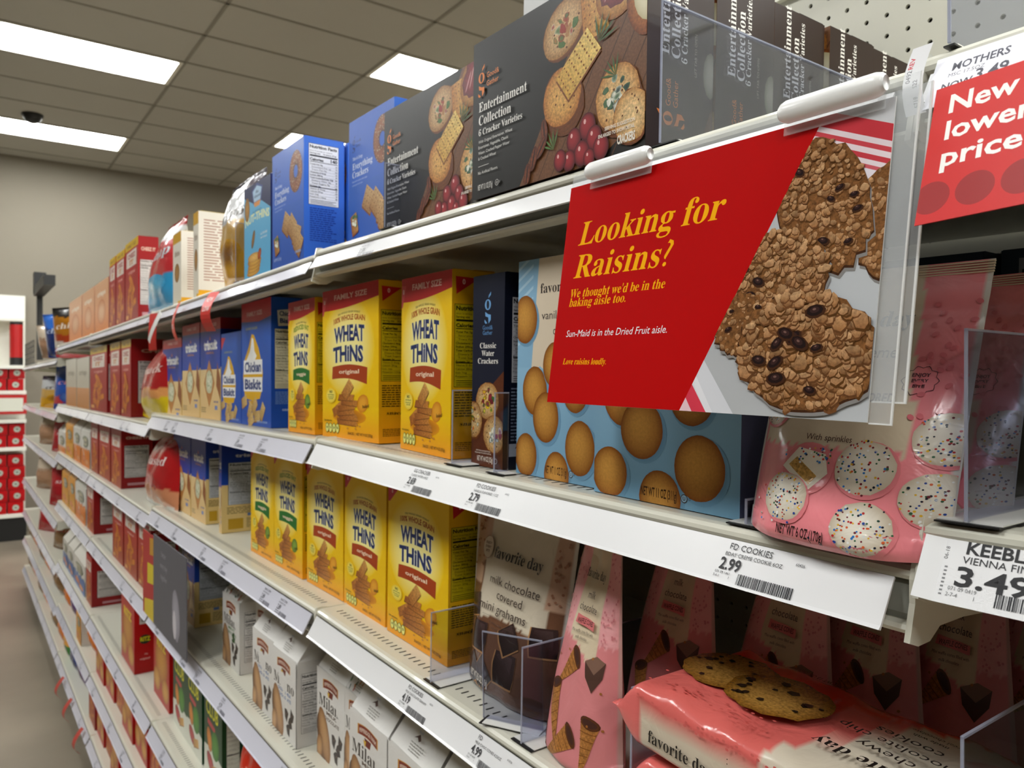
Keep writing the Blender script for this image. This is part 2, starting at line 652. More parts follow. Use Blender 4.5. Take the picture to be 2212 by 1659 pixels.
def gg_logo(A, x, y, s, c, words=True, side=True, rot=0.0):
    """the little stacked g mark with its two words; (x, y) its lower edge, s its height"""
    def T(a, b):
        return (x + a * math.cos(rot) - b * math.sin(rot), y + a * math.sin(rot) + b * math.cos(rot))

    def ring(cx, cy, ro, ri, hk=1.0):
        n = 16
        pts, fs = [], []
        for i in range(n):
            t = 6.2832 * i / n
            pts.append(T(cx + ro * math.cos(t), cy + ro * hk * math.sin(t)))
            pts.append(T(cx + ri * .62 * math.cos(t), cy + ri * hk * 1.15 * math.sin(t)))
        for i in range(n):
            j = (i + 1) % n
            fs.append((2 * i, 2 * j, 2 * j + 1, 2 * i + 1))
        A.add(pts, fs, [lin(c)] * len(pts))
    ring(0, s * .60, s * .17, s * .12)
    A.poly([T(s * .02, s * .80), T(s * .16, s * .90), T(s * .17, s * 1.0), T(s * .05, s * .90)], c)
    A.poly([T(-s * .15, s * .38), T(s * .02, s * .30), T(s * .17, s * .28), T(s * .17, s * .12), T(s * .05, 0), T(s * .03, s * .2), T(-s * .13, s * .24)], c)
    A.poly([T(-s * .17, s * .14), T(-s * .02, s * .02), T(-s * .12, -s * .0), T(-s * .18, s * .06)], c)
    if words:
        if side:
            a, b = T(s * .3, s * .52), T(s * .3, s * .26)
            A.text('Good&', a[0], a[1], s * .17, c, 'n', 'l', rot=rot, sx=.95)
            A.text('Gather', b[0], b[1], s * .17, c, 'n', 'l', rot=rot, sx=.95)
        else:
            A.text('Good&', x, y - s * .25, s * .13, c, 'n')
            A.text('Gather', x, y - s * .45, s * .13, c, 'n')


# ------------------------------------------------------------------ product bodies
KINDS = {}


def face_front(x, y, l):
    return (x, -l, y)


def face_side(w):
    return lambda x, y, l: (w + l, x, y)


def face_top(h):
    return lambda x, y, l: (x, y, h + l)


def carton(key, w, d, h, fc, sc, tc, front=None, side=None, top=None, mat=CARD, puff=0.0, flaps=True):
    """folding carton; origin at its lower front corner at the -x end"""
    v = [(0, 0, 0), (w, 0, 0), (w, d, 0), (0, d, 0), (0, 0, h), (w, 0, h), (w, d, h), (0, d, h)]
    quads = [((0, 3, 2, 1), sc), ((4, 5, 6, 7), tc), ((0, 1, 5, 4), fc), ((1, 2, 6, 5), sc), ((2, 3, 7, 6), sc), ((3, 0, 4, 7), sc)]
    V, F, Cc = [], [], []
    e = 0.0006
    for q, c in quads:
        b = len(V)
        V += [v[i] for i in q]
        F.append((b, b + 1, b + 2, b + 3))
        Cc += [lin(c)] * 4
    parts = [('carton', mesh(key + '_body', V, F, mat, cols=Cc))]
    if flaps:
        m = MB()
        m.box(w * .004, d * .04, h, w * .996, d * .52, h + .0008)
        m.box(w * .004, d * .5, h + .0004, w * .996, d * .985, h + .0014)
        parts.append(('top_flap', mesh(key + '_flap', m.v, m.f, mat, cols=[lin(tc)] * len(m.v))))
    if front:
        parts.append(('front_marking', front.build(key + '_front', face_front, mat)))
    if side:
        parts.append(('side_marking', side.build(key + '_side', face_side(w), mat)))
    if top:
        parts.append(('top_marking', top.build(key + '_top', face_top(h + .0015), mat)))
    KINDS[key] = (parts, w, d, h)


def pouch(key, w, h, t, bg, art=None, topw=1.0, skew=0.0, lean=0.0, mat=FILM, pillow=False, wr=0.0012, seed=0, nu=56, nv=72, curl=0.0, parts_extra=None, seal='#dcd8d0'):
    """film bag; origin at its lower front corner at the -x end; the front bulges towards -y"""
    R = random.Random(seed)
    ph = [R.uniform(0, 6.28) for _ in range(8)]

    def width(v):
        return 1 + (topw - 1) * (v ** 1.3)

    def depth(v):
        if pillow:
            return max(0.0, math.sin(math.pi * min(max((v - .04) / .92, 0), 1))) ** .55
        return (1 - max(0, (v - .05) / .80) ** 1.6 if v < .85 else 0) * (1.0 if v > .03 else .8 + v * 6.7)

    def surf(u, v, side=-1, off=0.0):
        u2 = 2 * u - 1
        g = max(0.0, 1 - abs(u2) ** 3.2)
        dd = t * .5 * g * max(depth(v), .02)
        x = w * .5 + w * (u - .5) * width(v) + skew * v * v * w
        k = wr * g * (math.sin(9 * u + 14 * v + ph[0]) + .7 * math.sin(23 * u - 9 * v + ph[1]) + .5 * math.sin(27 * v + 6 * u + ph[2]) + .2 * math.sin(39 * u * v + ph[3]))
        k += wr * .8 * math.sin(40 * v + ph[4]) * math.exp(-((v - .88) / .06) ** 2)
        y = t * .5 + side * dd + side * k * .6 + lean * v ** 1.2 + curl * max(0, v - .8) ** 1.5
        z = h * v + .004 * t / .05 * (1 - g) * (1 if v < .08 else 0)
        return (x, y + side * off, z)
    V, F, Cc = [], [], []
    for side in (-1, 1):
        b = len(V)
        for j in range(nv + 1):
            for i in range(nu + 1):
                u, v = i / nu, j / nv
                V.append(surf(u, v, side))
                if (u < .02 or u > .98) and seal:
                    Cc.append(lin(seal))
                else:
                    Cc.append(bg(u * w, v * h) if side < 0 or True else lin('#cccccc'))
        for j in range(nv):
            for i in range(nu):
                q = b + j * (nu + 1) + i
                F.append((q, q + 1, q + nu + 2, q + nu + 1) if side < 0 else (q, q + nu + 1, q + nu + 2, q + 1))
    parts = [('pouch', mesh(key + '_film', V, F, mat, cols=Cc, smooth=True))]
    if art:
        me = art.build(key + '_print', lambda x, y, l: surf(min(max(x / w, .004), .996), min(max(y / h, .004), .996), -1, l + 4.5e-4), mat)
        me.polygons.foreach_set('use_smooth', [True] * len(me.polygons))
        parts.append(('front_marking', me))
    # heat seal along the top, ribbed
    m = MB()
    for k in range(5):
        z0 = h * (.955 + .009 * k)
        vv = z0 / h
        xa, ya, _ = surf(0.0, vv)
        xb, yb, _ = surf(1.0, vv)
        m.box(min(xa, xb), ya - .0011, z0, max(xa, xb), ya + .0011, z0 + h * .0045)
    parts.append(('top_seal', mesh(key + '_seal', m.v, m.f, mat, cols=[bg(w * .5, h * .97)] * len(m.v))))
    KINDS[key] = (parts, w, t, h)


def gable(key, w, d, h1, h2, fc, sc, front=None, side=None, slope=None, ridge='#dcdcda', mat=MATTE, seed=0):
    """flat-bottomed paper bag whose folded top slopes back"""
    R = random.Random(seed)
    nu, V, F, Cc = 8, [], [], []
    prof = [(0, 0), (-.001, h1 * .3), (-.0015, h1 * .7), (0, h1), (d * .36, h1 + (h2 - h1) * .62), (d * .62, h2), (d * .66, h2 + .002), (d * .86, h2 - .012), (d, h1), (d + .001, h1 * .5), (d, 0)]
    for j, (y, z) in enumerate(prof):
        for i in range(nu + 1):
            u = i / nu
            pinch = .03 if 3 < j < 8 else 0
            x = w * (u + (0.5 - u) * pinch)
            k = .0012 * math.sin(5 * u + j + seed)
            V.append((x, y + (k if 0 < j < 10 else 0), z + (k if 3 < j < 8 else 0)))
            Cc.append(lin(fc if j <= 5 else sc))
    for j in range(len(prof) - 1):
        for i in range(nu):
            q = j * (nu + 1) + i
            F.append((q, q + 1, q + nu + 2, q + nu + 1))
    for i, x in ((0, .0), (nu, w)):
        b = len(V)
        dent = .006 if i else -.006
        ring = [V[j * (nu + 1) + i] for j in range(len(prof))]
        V += ring + [(x - dent, d * .5, h1 + (h2 - h1) * .3)]
        Cc += [lin(sc)] * (len(ring) + 1)
        n = len(ring)
        F += [(b, b + 1, b + 2, b + 3, b + 8, b + 9, b + 10)]
        F += [(b + j, b + j + 1, b + n) for j in range(3, 8)] + [(b + 8, b + 3, b + n)]
    parts = [('bag', mesh(key + '_paper', V, F, mat, cols=Cc, smooth=False))]
    m = MB()
    m.box(w * .01, d * .60, h2 - .004, w * .99, d * .66, h2 + .006)
    parts.append(('top_fold', mesh(key + '_fold', m.v, m.f, mat, cols=[lin(ridge)] * len(m.v))))
    if front:
        parts.append(('front_marking', front.build(key + '_front', lambda x, y, l: (x, -l - .0021, y), mat)))
    if side:
        parts.append(('side_marking', side.build(key + '_side', lambda x, y, l: (w + l + .0004, x, y), mat)))
    if slope:
        dy, dz = d * .62, h2 - h1
        L = math.hypot(dy, dz)
        ny, nz = -dz / L, dy / L
        bulge = lambda q: .009 * math.sin(math.pi * min(max(q, 0), 1))
        parts.append(('slope_marking', slope.build(key + '_slope', lambda x, y, l: (x, dy * y / L + ny * (l + bulge(y / L) * .62 + .0012), h1 + dz * y / L + nz * (l + bulge(y / L) * .62 + .0012)), mat)))
    KINDS[key] = (parts, w, d, h2)


SEEN = {}


def place(key, name, x, y, z, label, cat, group=None, rz=0.0, ry=0.0, rx=0.0, sc=(1, 1, 1)):
    parts, w, d, h = KINDS[key]
    root = link(name, parts[0][1], None, (x, y, z), (rx, ry, rz))
    root.scale = sc
    tag(root, label, cat, group)
    for pn, me in parts[1:]:
        link(pn, me, root)
    return root


# ------------------------------------------------------------------ the packages' printing
def wheat(key, w, h, family, green=False, d=.06):
    A = Art()
    yl, og = '#f6cf08', '#f0a41a'
    A.rect(0, 0, w, h * .22, og, yl)
    A.ell(w * .47, h * .60, w * .47, h * .33, '#fff7b0', yl, n=30, box=(0, 0, w, h))
    if family:
        pts = [(0, h), (w, h), (w, h * .905)] + [(w * (1 - i / 10), h * (.905 - .045 * math.sin(i / 10 * 1.9))) for i in range(1, 11)]
        A.poly(pts, '#c42a2c')
        A.text('FAMILY SIZE', w * .52, h * .925, h * .034, '#f0c9c0', 'b', wide=w * .58, arc=0)
        A.poly([(0, h * .96), (w * .1, h * .955), (w * .02, h * .83), (0, h * .83)], '#d8545a')
        A.text('0', w * .04, h * .91, h * .026, '#f3d5d0', 'h')
    else:
        A.poly([(0, h * .985), (w * .20, h * .975), (w * .03, h * .87), (0, h * .87)], '#d2404d')
        A.text('0', w * .075, h * .93, h * .022, '#f3d5d0', 'h')
    c1 = '#7d9a1c' if green else '#b8641c'
    A.text('75% WHOLE GRAIN WHEAT', w * .5, h * .815, h * .012, '#8a7420', 'b', wide=w * .4, arc=h * .014)
    A.text('REDUCED FAT' if green else '100% WHOLE GRAIN', w * .5, h * .762, h * .034, c1, 'h', wide=w * .56, arc=h * .02)
    for dx, c in ((.006, '#f6f6e6'), (-.006, '#f6f6e6'), (0, '#2b3c6e')):
        A.text('WHEAT', w * (.5 + dx), h * .635, h * .098, c, 'h', wide=w * .54, arc=h * .014)
        A.text('THiNS', w * (.48 + dx), h * .505, h * .098, c, 'h', wide=w * .54, arc=h * .012)
        A.l += 2
    c = '#2e7a35' if green else '#b04a1c'
    n = 8
    top = [(w * (.20 + .62 * i / n), h * (.478 + .018 * math.sin(math.pi * i / n) - .0012 * i)) for i in range(n + 1)]
    bot = [(w * (.19 + .62 * i / n), h * (.395 + .020 * math.sin(math.pi * i / n) - .004 * i)) for i in range(n + 1)]
    A.poly(top + bot[::-1], c)
    A.text('veggie' if green else 'original', w * .50, h * .432, h * .026, '#f5dcc0', 'b', wide=w * .36)
    # the stack of crackers
    R = random.Random(3)
    A.ell(w * .50, h * .15, w * .30, h * .05, '#b5711c', '#e7a014', n=18)
    A.ell(w * .74, h * .24, w * .10, h * .055, '#8fae4a' if green else '#efb23c', '#5c7f2c' if green else '#d68a1c', .5, n=14)
    cracker(A, w * .30, h * .20, w * .20, h * .055, .5, 0, '#d99a4e', '#b06a2a')
    for k in range(6):
        cracker(A, w * (.47 + R.uniform(-.03, .05)), h * (.115 + k * .032), w * (.34 - k * .014), h * .04, R.uniform(-.22, .12), R.uniform(-.6, .6), '#cf8f45', '#a3622a', holes=2, edge='#6f3c16')
    cracker(A, w * .48, h * .325, w * .20, h * .075, .80, 0, '#e0ab62', '#b97a38', holes=4)
    for k in range(9):
        A.ell(w * (.45 + R.uniform(-.08, .30)), h * (.085 + R.uniform(-.012, .03)), w * .016, h * .006, '#c98a45', n=6)
    A.ell(w * .175, h * .285, w * .10, h * .052, '#f8ec7c', '#efcb2c', n=14)
    A.text('NO', w * .175, h * .302, h * .017, '#3f4a1c', 'h')
    A.text('ARTIFICIAL', w * .175, h * .286, h * .009, '#3f4a1c', 'b', wide=w * .12)
    A.text('FLAVORS OR', w * .175, h * .272, h * .008, '#3f4a1c', 'b', wide=w * .11)
    A.text('COLORS', w * .175, h * .260, h * .008, '#3f4a1c', 'b', wide=w * .08)
    A.text('baked', w * .80, h * .215, h * .02, '#4a3416', 'i', rot=.12)
    for k in range(4):
        x = w * (.075 + .066 * k)
        A.ell(x + w * .026, h * .066, w * .034, h * .034, '#5f6f1d', n=10)
        A.ell(x + w * .026, h * .066, w * .029, h * .030, '#e9e68c', n=10)
        A.text(['140', '0.5', '200', '5'][k], x + w * .026, h * .062, h * .014, '#4d5a1c', 'b', wide=w * .035)
    A.text('PER SERVING', w * .12, h * .112, h * .008, '#5a4a10', 'b', wide=w * .15)
    A.text('SNACKS  |  NET WT 9 OZ (255g)', w * .70, h * .035, h * .016, '#7a4f10', 'b', wide=w * .42)
    S = Art()
    S.rect(0, 0, d, h * .25, og, '#e0ac12')
    S.poly([(d * .08, h * .965), (d * .62, h * .96), (d * .10, h * .87)], '#c92f33')
    S.text('0', d * .27, h * .925, h * .026, '#f3c7c0', 'h')
    nutrition(S, d * .06, h * .38, d * .97, h * .82, '#c9b416', '#1c1c08')
    small_print(S, d * .08, h * .22, d * .9, h * .36, 10, '#4a4210', 2)
    S.text('snack co.', d * .55, h * .175, h * .022, '#2a2208', 'i', wide=d * .7)
    small_print(S, d * .1, h * .04, d * .9, h * .09, 5, '#7a5a10', 5)
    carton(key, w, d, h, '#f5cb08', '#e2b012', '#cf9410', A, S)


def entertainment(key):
    w, h, d = .2565, .166, .081
    A = Art()
    B = (0, 0, w, h)
    A.poly([(.086, 0), (.196, 0), (w, .03), (w, h), (.198, h)], '#7d5639', .5)
    for k in range(7):
        x = .095 + .02 * k
        A.poly(clip_poly([(x, 0), (x + .0012, 0), (x + .113, h), (x + .111, h)], *B), '#5c3c26')
    # brown side of the board in shade and parsley
    round_cracker(A, .150, .132, .030, .024, .5, '#e2c294', '#a97c46', 2, 1, ['#d9cfae', '#a33b2c', '#5c7a42', '#b88a5a'], B)
    cracker(A, .193, .132, .032, .044, .12, 0, '#e6bd74', '#bf8440', 5)
    A.ell(.224, .145, .031, .027, '#dcae68', '#9c6428', .7, a=.6, n=24, box=B)
    A.ell(.224, .150, .026, .021, '#9a3b3f', '#6e2228', .9, a=.5, irr=.12, seed=5, box=B)
    for k in range(4):
        A.ell(.212 + .007 * k, .146 + .003 * (k % 2), .0012, .013, '#cf9a98', rot=-.5 + .15 * k, n=8, box=B)
    A.ell(.252, .118, .018, .028, '#b8743a', '#7e4418', .3, a=.6, n=20, box=B)
    A.ell(.254, .122, .012, .020, '#e8e0c4', '#c8bd96', .3, n=14, box=B)
    round_cracker(A, .150, .070, .0270, .0265, .3, '#e6b870', '#bb7c3c', 4, 3)
    cracker(A, .172, .093, .054, .030, .66, 0, '#efd282', '#d6ab58', 6)
    round_cracker(A, .224, .050, .0265, .028, .1, '#ecca94', '#c48f50', 7, 2, ['#d9dccb', '#b6c1b2', '#5d7a5a', '#2e4a46', '#eceadb'])
    round_cracker(A, .241, .030, .021, .022, .1, '#efd09c', '#c89658', 8, 1, None, B)
    herb(A, .222, .068, .020, 2.2, '#4b6c3d')
    herb(A, .200, .103, .026, 1.0, '#46663a')
    herb(A, .140, .024, .020, 2.0, '#5d8248')
    for x, y, r in ((.187, .034, .011), (.169, .026, .010), (.196, .022, .010), (.180, .012, .0105), (.163, .009, .0088), (.205, .012, .010), (.150, .012, .009), (.190, .006, .0075)):
        A.ell(x, y, r, r * 1.12, '#a8343c', '#4a0e18', n=16, off=(-.25, .35), box=B)
        A.ell(x - r * .3, y + r * .45, r * .16, r * .22, '#e8b8b4', n=6)
    for x, y, t in ((.110, .022, 1.3), (.126, .044, 1.7), (.122, .030, .9), (.100, .008, 1.4)):
        A.ell(x, y, .012, .0052, '#8f4f2c', '#5a2a15', t, a=.8, n=12, box=B)
        A.ell(x, y, .011, .0012, '#3c1a0c', rot=t, n=8, box=B)
    O = '#e88a3c'
    gg_logo(A, .018, .106, .033, O)
    A.text('Entertainment', .014, .0905, .0100, '#f2f0ea', 's', 'l', wide=.084)
    A.text('Collection', .014, .0765, .0100, '#f2f0ea', 's', 'l', wide=.058)
    A.text('6 Cracker Varieties', .014, .0655, .0068, '#f2f0ea', 's', 'l', wide=.077)
    for k, t in enumerate(('With Original Entertainer, Wheat', 'Entertainer, Vegetable, Classic', 'Water, Cracked Pepper Water', '& Cracked Wheat')):
        A.text(t, .014, .0575 - k * .0058, .0031, '#e8e6e0', 'n', 'l')
    A.rect(.014, .033, .034, .0334, '#e8e6e0')
    A.text('No Artificial Flavors', .014, .0250, .0031, '#e8e6e0', 'n', 'l')
    A.text('NET WT 13.1 OZ (371g)', .014, .0085, .0056, '#d8d6d0', 'b', 'l', wide=.027)
    A.ell(.049, .011, .0032, c='#d8d6d0', n=14)
    A.ell(.049, .011, .0027, c='#26241f', n=14)
    A.text('U', .049, .0098, .0024, '#d8d6d0', 'b')
    A.text('D', .054, .0100, .0020, '#d8d6d0', 'n')
    A.text('SERVING SUGGESTION', .228, .0245, .0030, '#efe9dc', 'b', wide=.036)
    A.text('ENLARGED TO SHOW DETAIL', .224, .0195, .0030, '#efe9dc', 'b', wide=.044)
    A.text('CRACKERS', .236, .0095, .0070, '#efe9dc', 'h', wide=.021)
    S = Art()
    q = math.pi / 2
    S.text('Entertainment', .026, .081, .0105, '#efece6', 's', 'l', rot=q, wide=.088)
    S.text('Collection', .039, .080, .0105, '#efece6', 's', 'l', rot=q, wide=.062)
    S.text('6 Cracker Varieties', .048, .078, .0072, '#efece6', 's', 'l', rot=q, wide=.080)
    gg_logo(S, .046, .029, .034, O, rot=q)
    S.text('LIFT TAB TO OPEN', .060, .070, .0030, '#b5aaa2', 'n', 'l', rot=q)
    S.poly([(.070, 0), (d, 0), (d, .05), (.072, .03)], '#6a4630', .4)
    S.ell(.078, .075, .010, .020, '#b8b49a', '#7a7660', n=12, box=(0, 0, d, h))
    carton(key, w, d, h, '#262421', '#38261f', '#241c18', A, S)


def everything(key):
    w, d, h = .152, .070, .200
    A = Art()
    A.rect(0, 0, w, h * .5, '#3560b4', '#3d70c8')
    gg_logo(A, .018, .150, .026, '#22397c')
    A.text('Thin & Crispy', .014, .138, .0050, '#dfe8fb', 's', 'l', wide=.036)
    A.text('Everything', .014, .1235, .0100, '#e4ecfb', 's', 'l', wide=.070)
    A.text('Crackers', .014, .1110, .0100, '#e4ecfb', 's', 'l', wide=.056)
    for k, t in enumerate(('Baked with sesame seeds, poppy', 'seeds, garlic and onion')):
        A.text(t, .014, .104 - .0055 * k, .0028, '#c9d8f5', 'n', 'l')
    for i in range(18):
        t = 6.2832 * i / 18
    n = 26
    pts, fs, cs = [], [], []
    for i in range(n):
        t = 6.2832 * i / n
        for q, c in ((1.0, '#7a4526'), (.8, '#a5683a'), (.5, '#94582e'), (.30, '#5c341c')):
            pts.append((.116 + .030 * q * math.cos(t), .150 + .035 * q * math.sin(t)))
            cs.append(lin(c, 1.0))
    for i in range(n):
        j = (i + 1) % n
        for r in range(3):
            fs.append((4 * i + r, 4 * j + r, 4 * j + r + 1, 4 * i + r + 1))
    A.add(pts, fs, cs)
    R = random.Random(4)
    for i in range(110):
        t, q = R.uniform(0, 6.28), R.uniform(.38, .96)
        A.ell(.116 + .030 * q * math.cos(t), .150 + .035 * q * math.sin(t), .0011, .0007, R.choice(['#e2d2b4', '#d9c49c', '#2c1c12']), rot=t, n=5)
        A.l -= 1
    A.l += 1
    for x, y, t in ((.072, .070, .5), (.098, .062, .2), (.120, .044, .9), (.128, .030, .3)):
        cracker(A, x, y, .034, .034, .78 + t * .5, 0, '#d6b483', '#ad8350', 4)
    cracker(A, .024, .040, .022, .030, .3, 0, '#c99b5c', '#a06c34', 0)
    for i in range(10):
        A.ell(.024 + R.uniform(-.008, .008), .042 + R.uniform(-.010, .010), .004, .003, R.choice(['#e9ecdf', '#567a4c', '#d5dac6']), n=7)
    A.text('CRACKERS', .128, .014, .0040, '#b9cbf0', 'b', 'c')
    A.text('NET WT 5 OZ (141g)', .030, .012, .0050, '#b9cbf0', 'b', wide=.036)
    S = Art()
    S.rect(0, 0, d, h, '#3a6cc4', '#4478d2')
    nutrition(S, .008, .090, .060, .190, '#e8e8ec', '#111114')
    small_print(S, .010, .030, .056, .086, 16, '#28479a', 7)
    carton(key, w, d, h, '#3d70cc', '#3f70c8', '#4a7ad6', A, S)


def nut_thins(key):
    w, d, h = .155, .045, .178
    A = Art()
    A.rect(0, 0, w, h, '#63b0d8', '#7cc0e2')
    A.poly([(0, h), (w, h), (w, h * .66), (w * .62, h * .80), (w * .34, h * .80), (0, h * .90)], '#2a2f5c')
    A.poly([(w * .30, h * .93), (w * .5, h * .99), (w * .72, h * .93), (w * .66, h * .78), (w * .36, h * .78)], '#3a4a8c')
    A.poly([(w * .34, h * .92), (w * .5, h * .965), (w * .68, h * .92), (w * .63, h * .80), (w * .39, h * .80)], '#b9d4ea')
    A.text('Blue', w * .51, h * .885, h * .035, '#2a3a7c', 's')
    A.text('Almond', w * .51, h * .84, h * .035, '#2a3a7c', 's', wide=w * .26)
    A.poly([(w * .38, h * .795), (w * .64, h * .795), (w * .60, h * .745), (w * .42, h * .745)], '#e2a05c')
    A.text('ALMOND', w * .5, h * .685, h * .024, '#2f6d96', 'n', wide=w * .34)
    A.text('NUT-THINS', w * .5, h * .575, h * .080, '#e6ecc4', 'h', wide=w * .92, arc=h * .03)
    A.ell(w * .12, h * .76, w * .10, h * .13, '#c79a4e', '#8f6426', n=16, a=.6, box=(0, 0, w, h))
    A.ell(w * .36, h * .41, w * .12, h * .045, '#a87e3c', '#6f4c1e', 1.1, n=14, a=.5)
    A.ell(w * .40, h * .17, w * .26, h * .055, '#d9a648', '#a8742c', n=20, a=.6)
    for k in range(4):
        A.ell(w * (.36 + .02 * k), h * (.06 + .035 * k), w * .25, h * .04, '#e3b557', '#b07a2c', .05, n=18, a=.6, box=(0, 0, w, h))
    A.ell(w * .40, h * .215, w * .25, h * .05, '#eec474', '#c08c3c', n=18, a=.6)
    A.ell(w * .60, h * .23, w * .08, h * .05, '#c0622c', '#8a3c18', .8, n=10)
    A.text('GLUTEN FREE', w * .76, h * .42, h * .022, '#e8eef0', 'b', wide=w * .24)
    A.text('HINT OF SEA SALT', w * .76, h * .38, h * .018, '#e8eef0', 'b', wide=w * .24)
    carton(key, w, d, h, '#6cb6dc', '#39406e', '#d9d9e4', A)


def chicken(key, w, h, family):
    d = .062
    A = Art()
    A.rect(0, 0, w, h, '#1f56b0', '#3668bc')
    if family:
        A.poly([(0, h), (w, h), (w, h * .86), (w * .6, h * .83), (0, h * .85)], '#c8323a')
        A.text('FAMILY SIZE', w * .45, h * .885, h * .035, '#eecbc8', 'b', wide=w * .52)
    else:
        A.poly([(0, h * .96), (w * .22, h * .95), (w * .02, h * .82), (0, h * .82)], '#c8444c')
    A.text('FLAVORED CRACKERS', w * .36, h * .775, h * .02, '#a8a860', 'b', wide=w * .4)
    # yellow flash with a white splash behind the name
    A.poly([(w * .36, h * .74), (w * .44, h * .73), (w * .60, h * .62), (w * .70, h * .50), (w * .74, h * .42), (w * .70, h * .28), (w * .64, h * .22), (w * .40, h * .20), (w * .12, h * .22), (w * .06, h * .40), (w * .12, h * .54), (w * .26, h * .64)], '#e0b21c')
    A.poly([(w * .37, h * .71), (w * .42, h * .70), (w * .46, h * .60), (w * .54, h * .56), (w * .48, h * .53), (w * .18, h * .53), (w * .30, h * .60)], '#f2f2ee')
    for y, t in ((.435, 'Chicken'), (.295, 'Biskit')):
        A.rect(w * .08, h * (y - .02), w * .72, h * (y + .095), '#f0f0ee')
        A.text(t, w * .40, h * y, h * .078, '#24407e', 'h', wide=w * .56)
    A.poly([(w * .24, h * .20), (w * .56, h * .20), (w * .50, h * .165), (w * .30, h * .165)], '#c89a1c')
    R = random.Random(8)
    for x, y, t in ((.10, .17, .3), (.30, .10, 1.0), (.46, .14, .7), (.72, .10, .9), (.34, .02, .5), (.55, .06, .1)):
        cracker(A, w * x, h * (y + .02), w * .19, h * .085, t, 0, '#dcc084', '#b8955a', 3)
    A.text('BAKED SNACK CRACKERS', w * .72, h * .03, h * .015, '#a9c1ea', 'b', wide=w * .34)
    S = Art()
    S.rect(0, 0, d, h, '#1852ac', '#2258b4')
    S.poly([(.012, h * .90), (.050, h * .92), (.052, h * .79), (.014, h * .78)], '#d8d8d2')
    S.text('Chicken', .032, h * .86, h * .035, '#24407e', 'h', wide=.032)
    S.text('Biskit', .032, h * .805, h * .035, '#24407e', 'h', wide=.030)
    nutrition(S, .007, h * .30, .056, h * .76, '#d9d6bc', '#1a1a1a')
    small_print(S, .008, h * .18, .056, h * .28, 9, '#7ea0d8', 3)
    S.text('snack co.', .038, h * .13, h * .022, '#c4d2ee', 'i', wide=.034)
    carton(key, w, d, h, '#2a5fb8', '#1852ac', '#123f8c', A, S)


def triscuit(key, w, h, family, d=.062):
    A = Art()
    A.rect(0, 0, w, h * .56, '#dfbe86', '#ecd3a0')
    A.rect(0, h * .50, w, h, '#2f55b4', '#2b2f8c')
    if family:
        A.rect(0, h * .89, w, h, '#c0262c')
        A.text('FAMILY SIZE', w * .55, h * .93, h * .03, '#eebfb8', 'b', wide=w * .52)
    A.text('triscuit', w * .52, h * .70, h * .095, '#ebebe6', 'h', wide=w * .66)
    A.poly([(w * .5, h * .835), (w * .53, h * .80), (w * .5, h * .79), (w * .47, h * .80)], '#c8702c')
    A.text('ORIGINAL', w * .5, h * .655, h * .022, '#c08a4c', 'b', wide=w * .40)
    R = random.Random(2)
    for cx, s, dk in ((.90, .6, 1), (.46, 1.0, 0)):
        A.poly([(w * cx, h * .60), (w * (cx + .27 * s), h * .36), (w * cx, h * .12), (w * (cx - .27 * s), h * .36)] if cx < .8 else [(w * .86, h * .57), (w, h * .40), (w, h * .20), (w * .80, h * .34)], '#b5773c' if not dk else '#a3683a', 1.0)
    A.poly([(w * .46, h * .585), (w * .71, h * .36), (w * .46, h * .135), (w * .21, h * .36)], '#cf9455', 1.0)
    A.ell(w * .46, h * .375, w * .17, h * .12, '#e3e4cc', '#c9c9a4', n=16, a=.5, irr=.08)
    for i in range(12):
        A.ell(w * (.46 + R.uniform(-.10, .10)), h * (.375 + R.uniform(-.08, .08)), w * .02, h * .008, R.choice(['#6c8a3c', '#8fa45a', '#f1f0e2']), rot=R.uniform(0, 3), n=6)
    A.text('NON GMO', w * .80, h * .17, h * .016, '#4a64b4', 'b', wide=w * .22)
    A.rect(w * .74, h * .10, w * .86, h * .14, '#7c90c4')
    small_print(A, w * .06, h * .06, w * .30, h * .12, 3, '#8a7a50', 4)
    S = Art()
    S.rect(0, 0, d, h * .52, '#dcc080', '#e6cc92')
    S.rect(0, h * .52, d, h, '#2052b4', '#1c2f80')
    if family:
        S.rect(0, h * .89, d, h, '#8c161c')
    S.text('triscuit', d * .55, h * .82, h * .034, '#c9c9d8', 'h', wide=d * .6)
    nutrition(S, d * .12, h * .30, d * .90, h * .76, '#c8ccd2', '#26262c')
    small_print(S, d * .1, h * .20, d * .92, h * .28, 5, '#7a6a3c', 1)
    S.rect(d * .12, h * .035, d * .40, h * .15, '#c09a28')
    S.rect(d * .48, h * .17, d * .62, h * .20, '#6f88b4')
    small_print(S, d * .46, h * .04, d * .9, h * .15, 7, '#8a7a48', 2)
    carton(key, w, d, h, '#e6cb94', '#dfc48a', '#23307c', A, S)


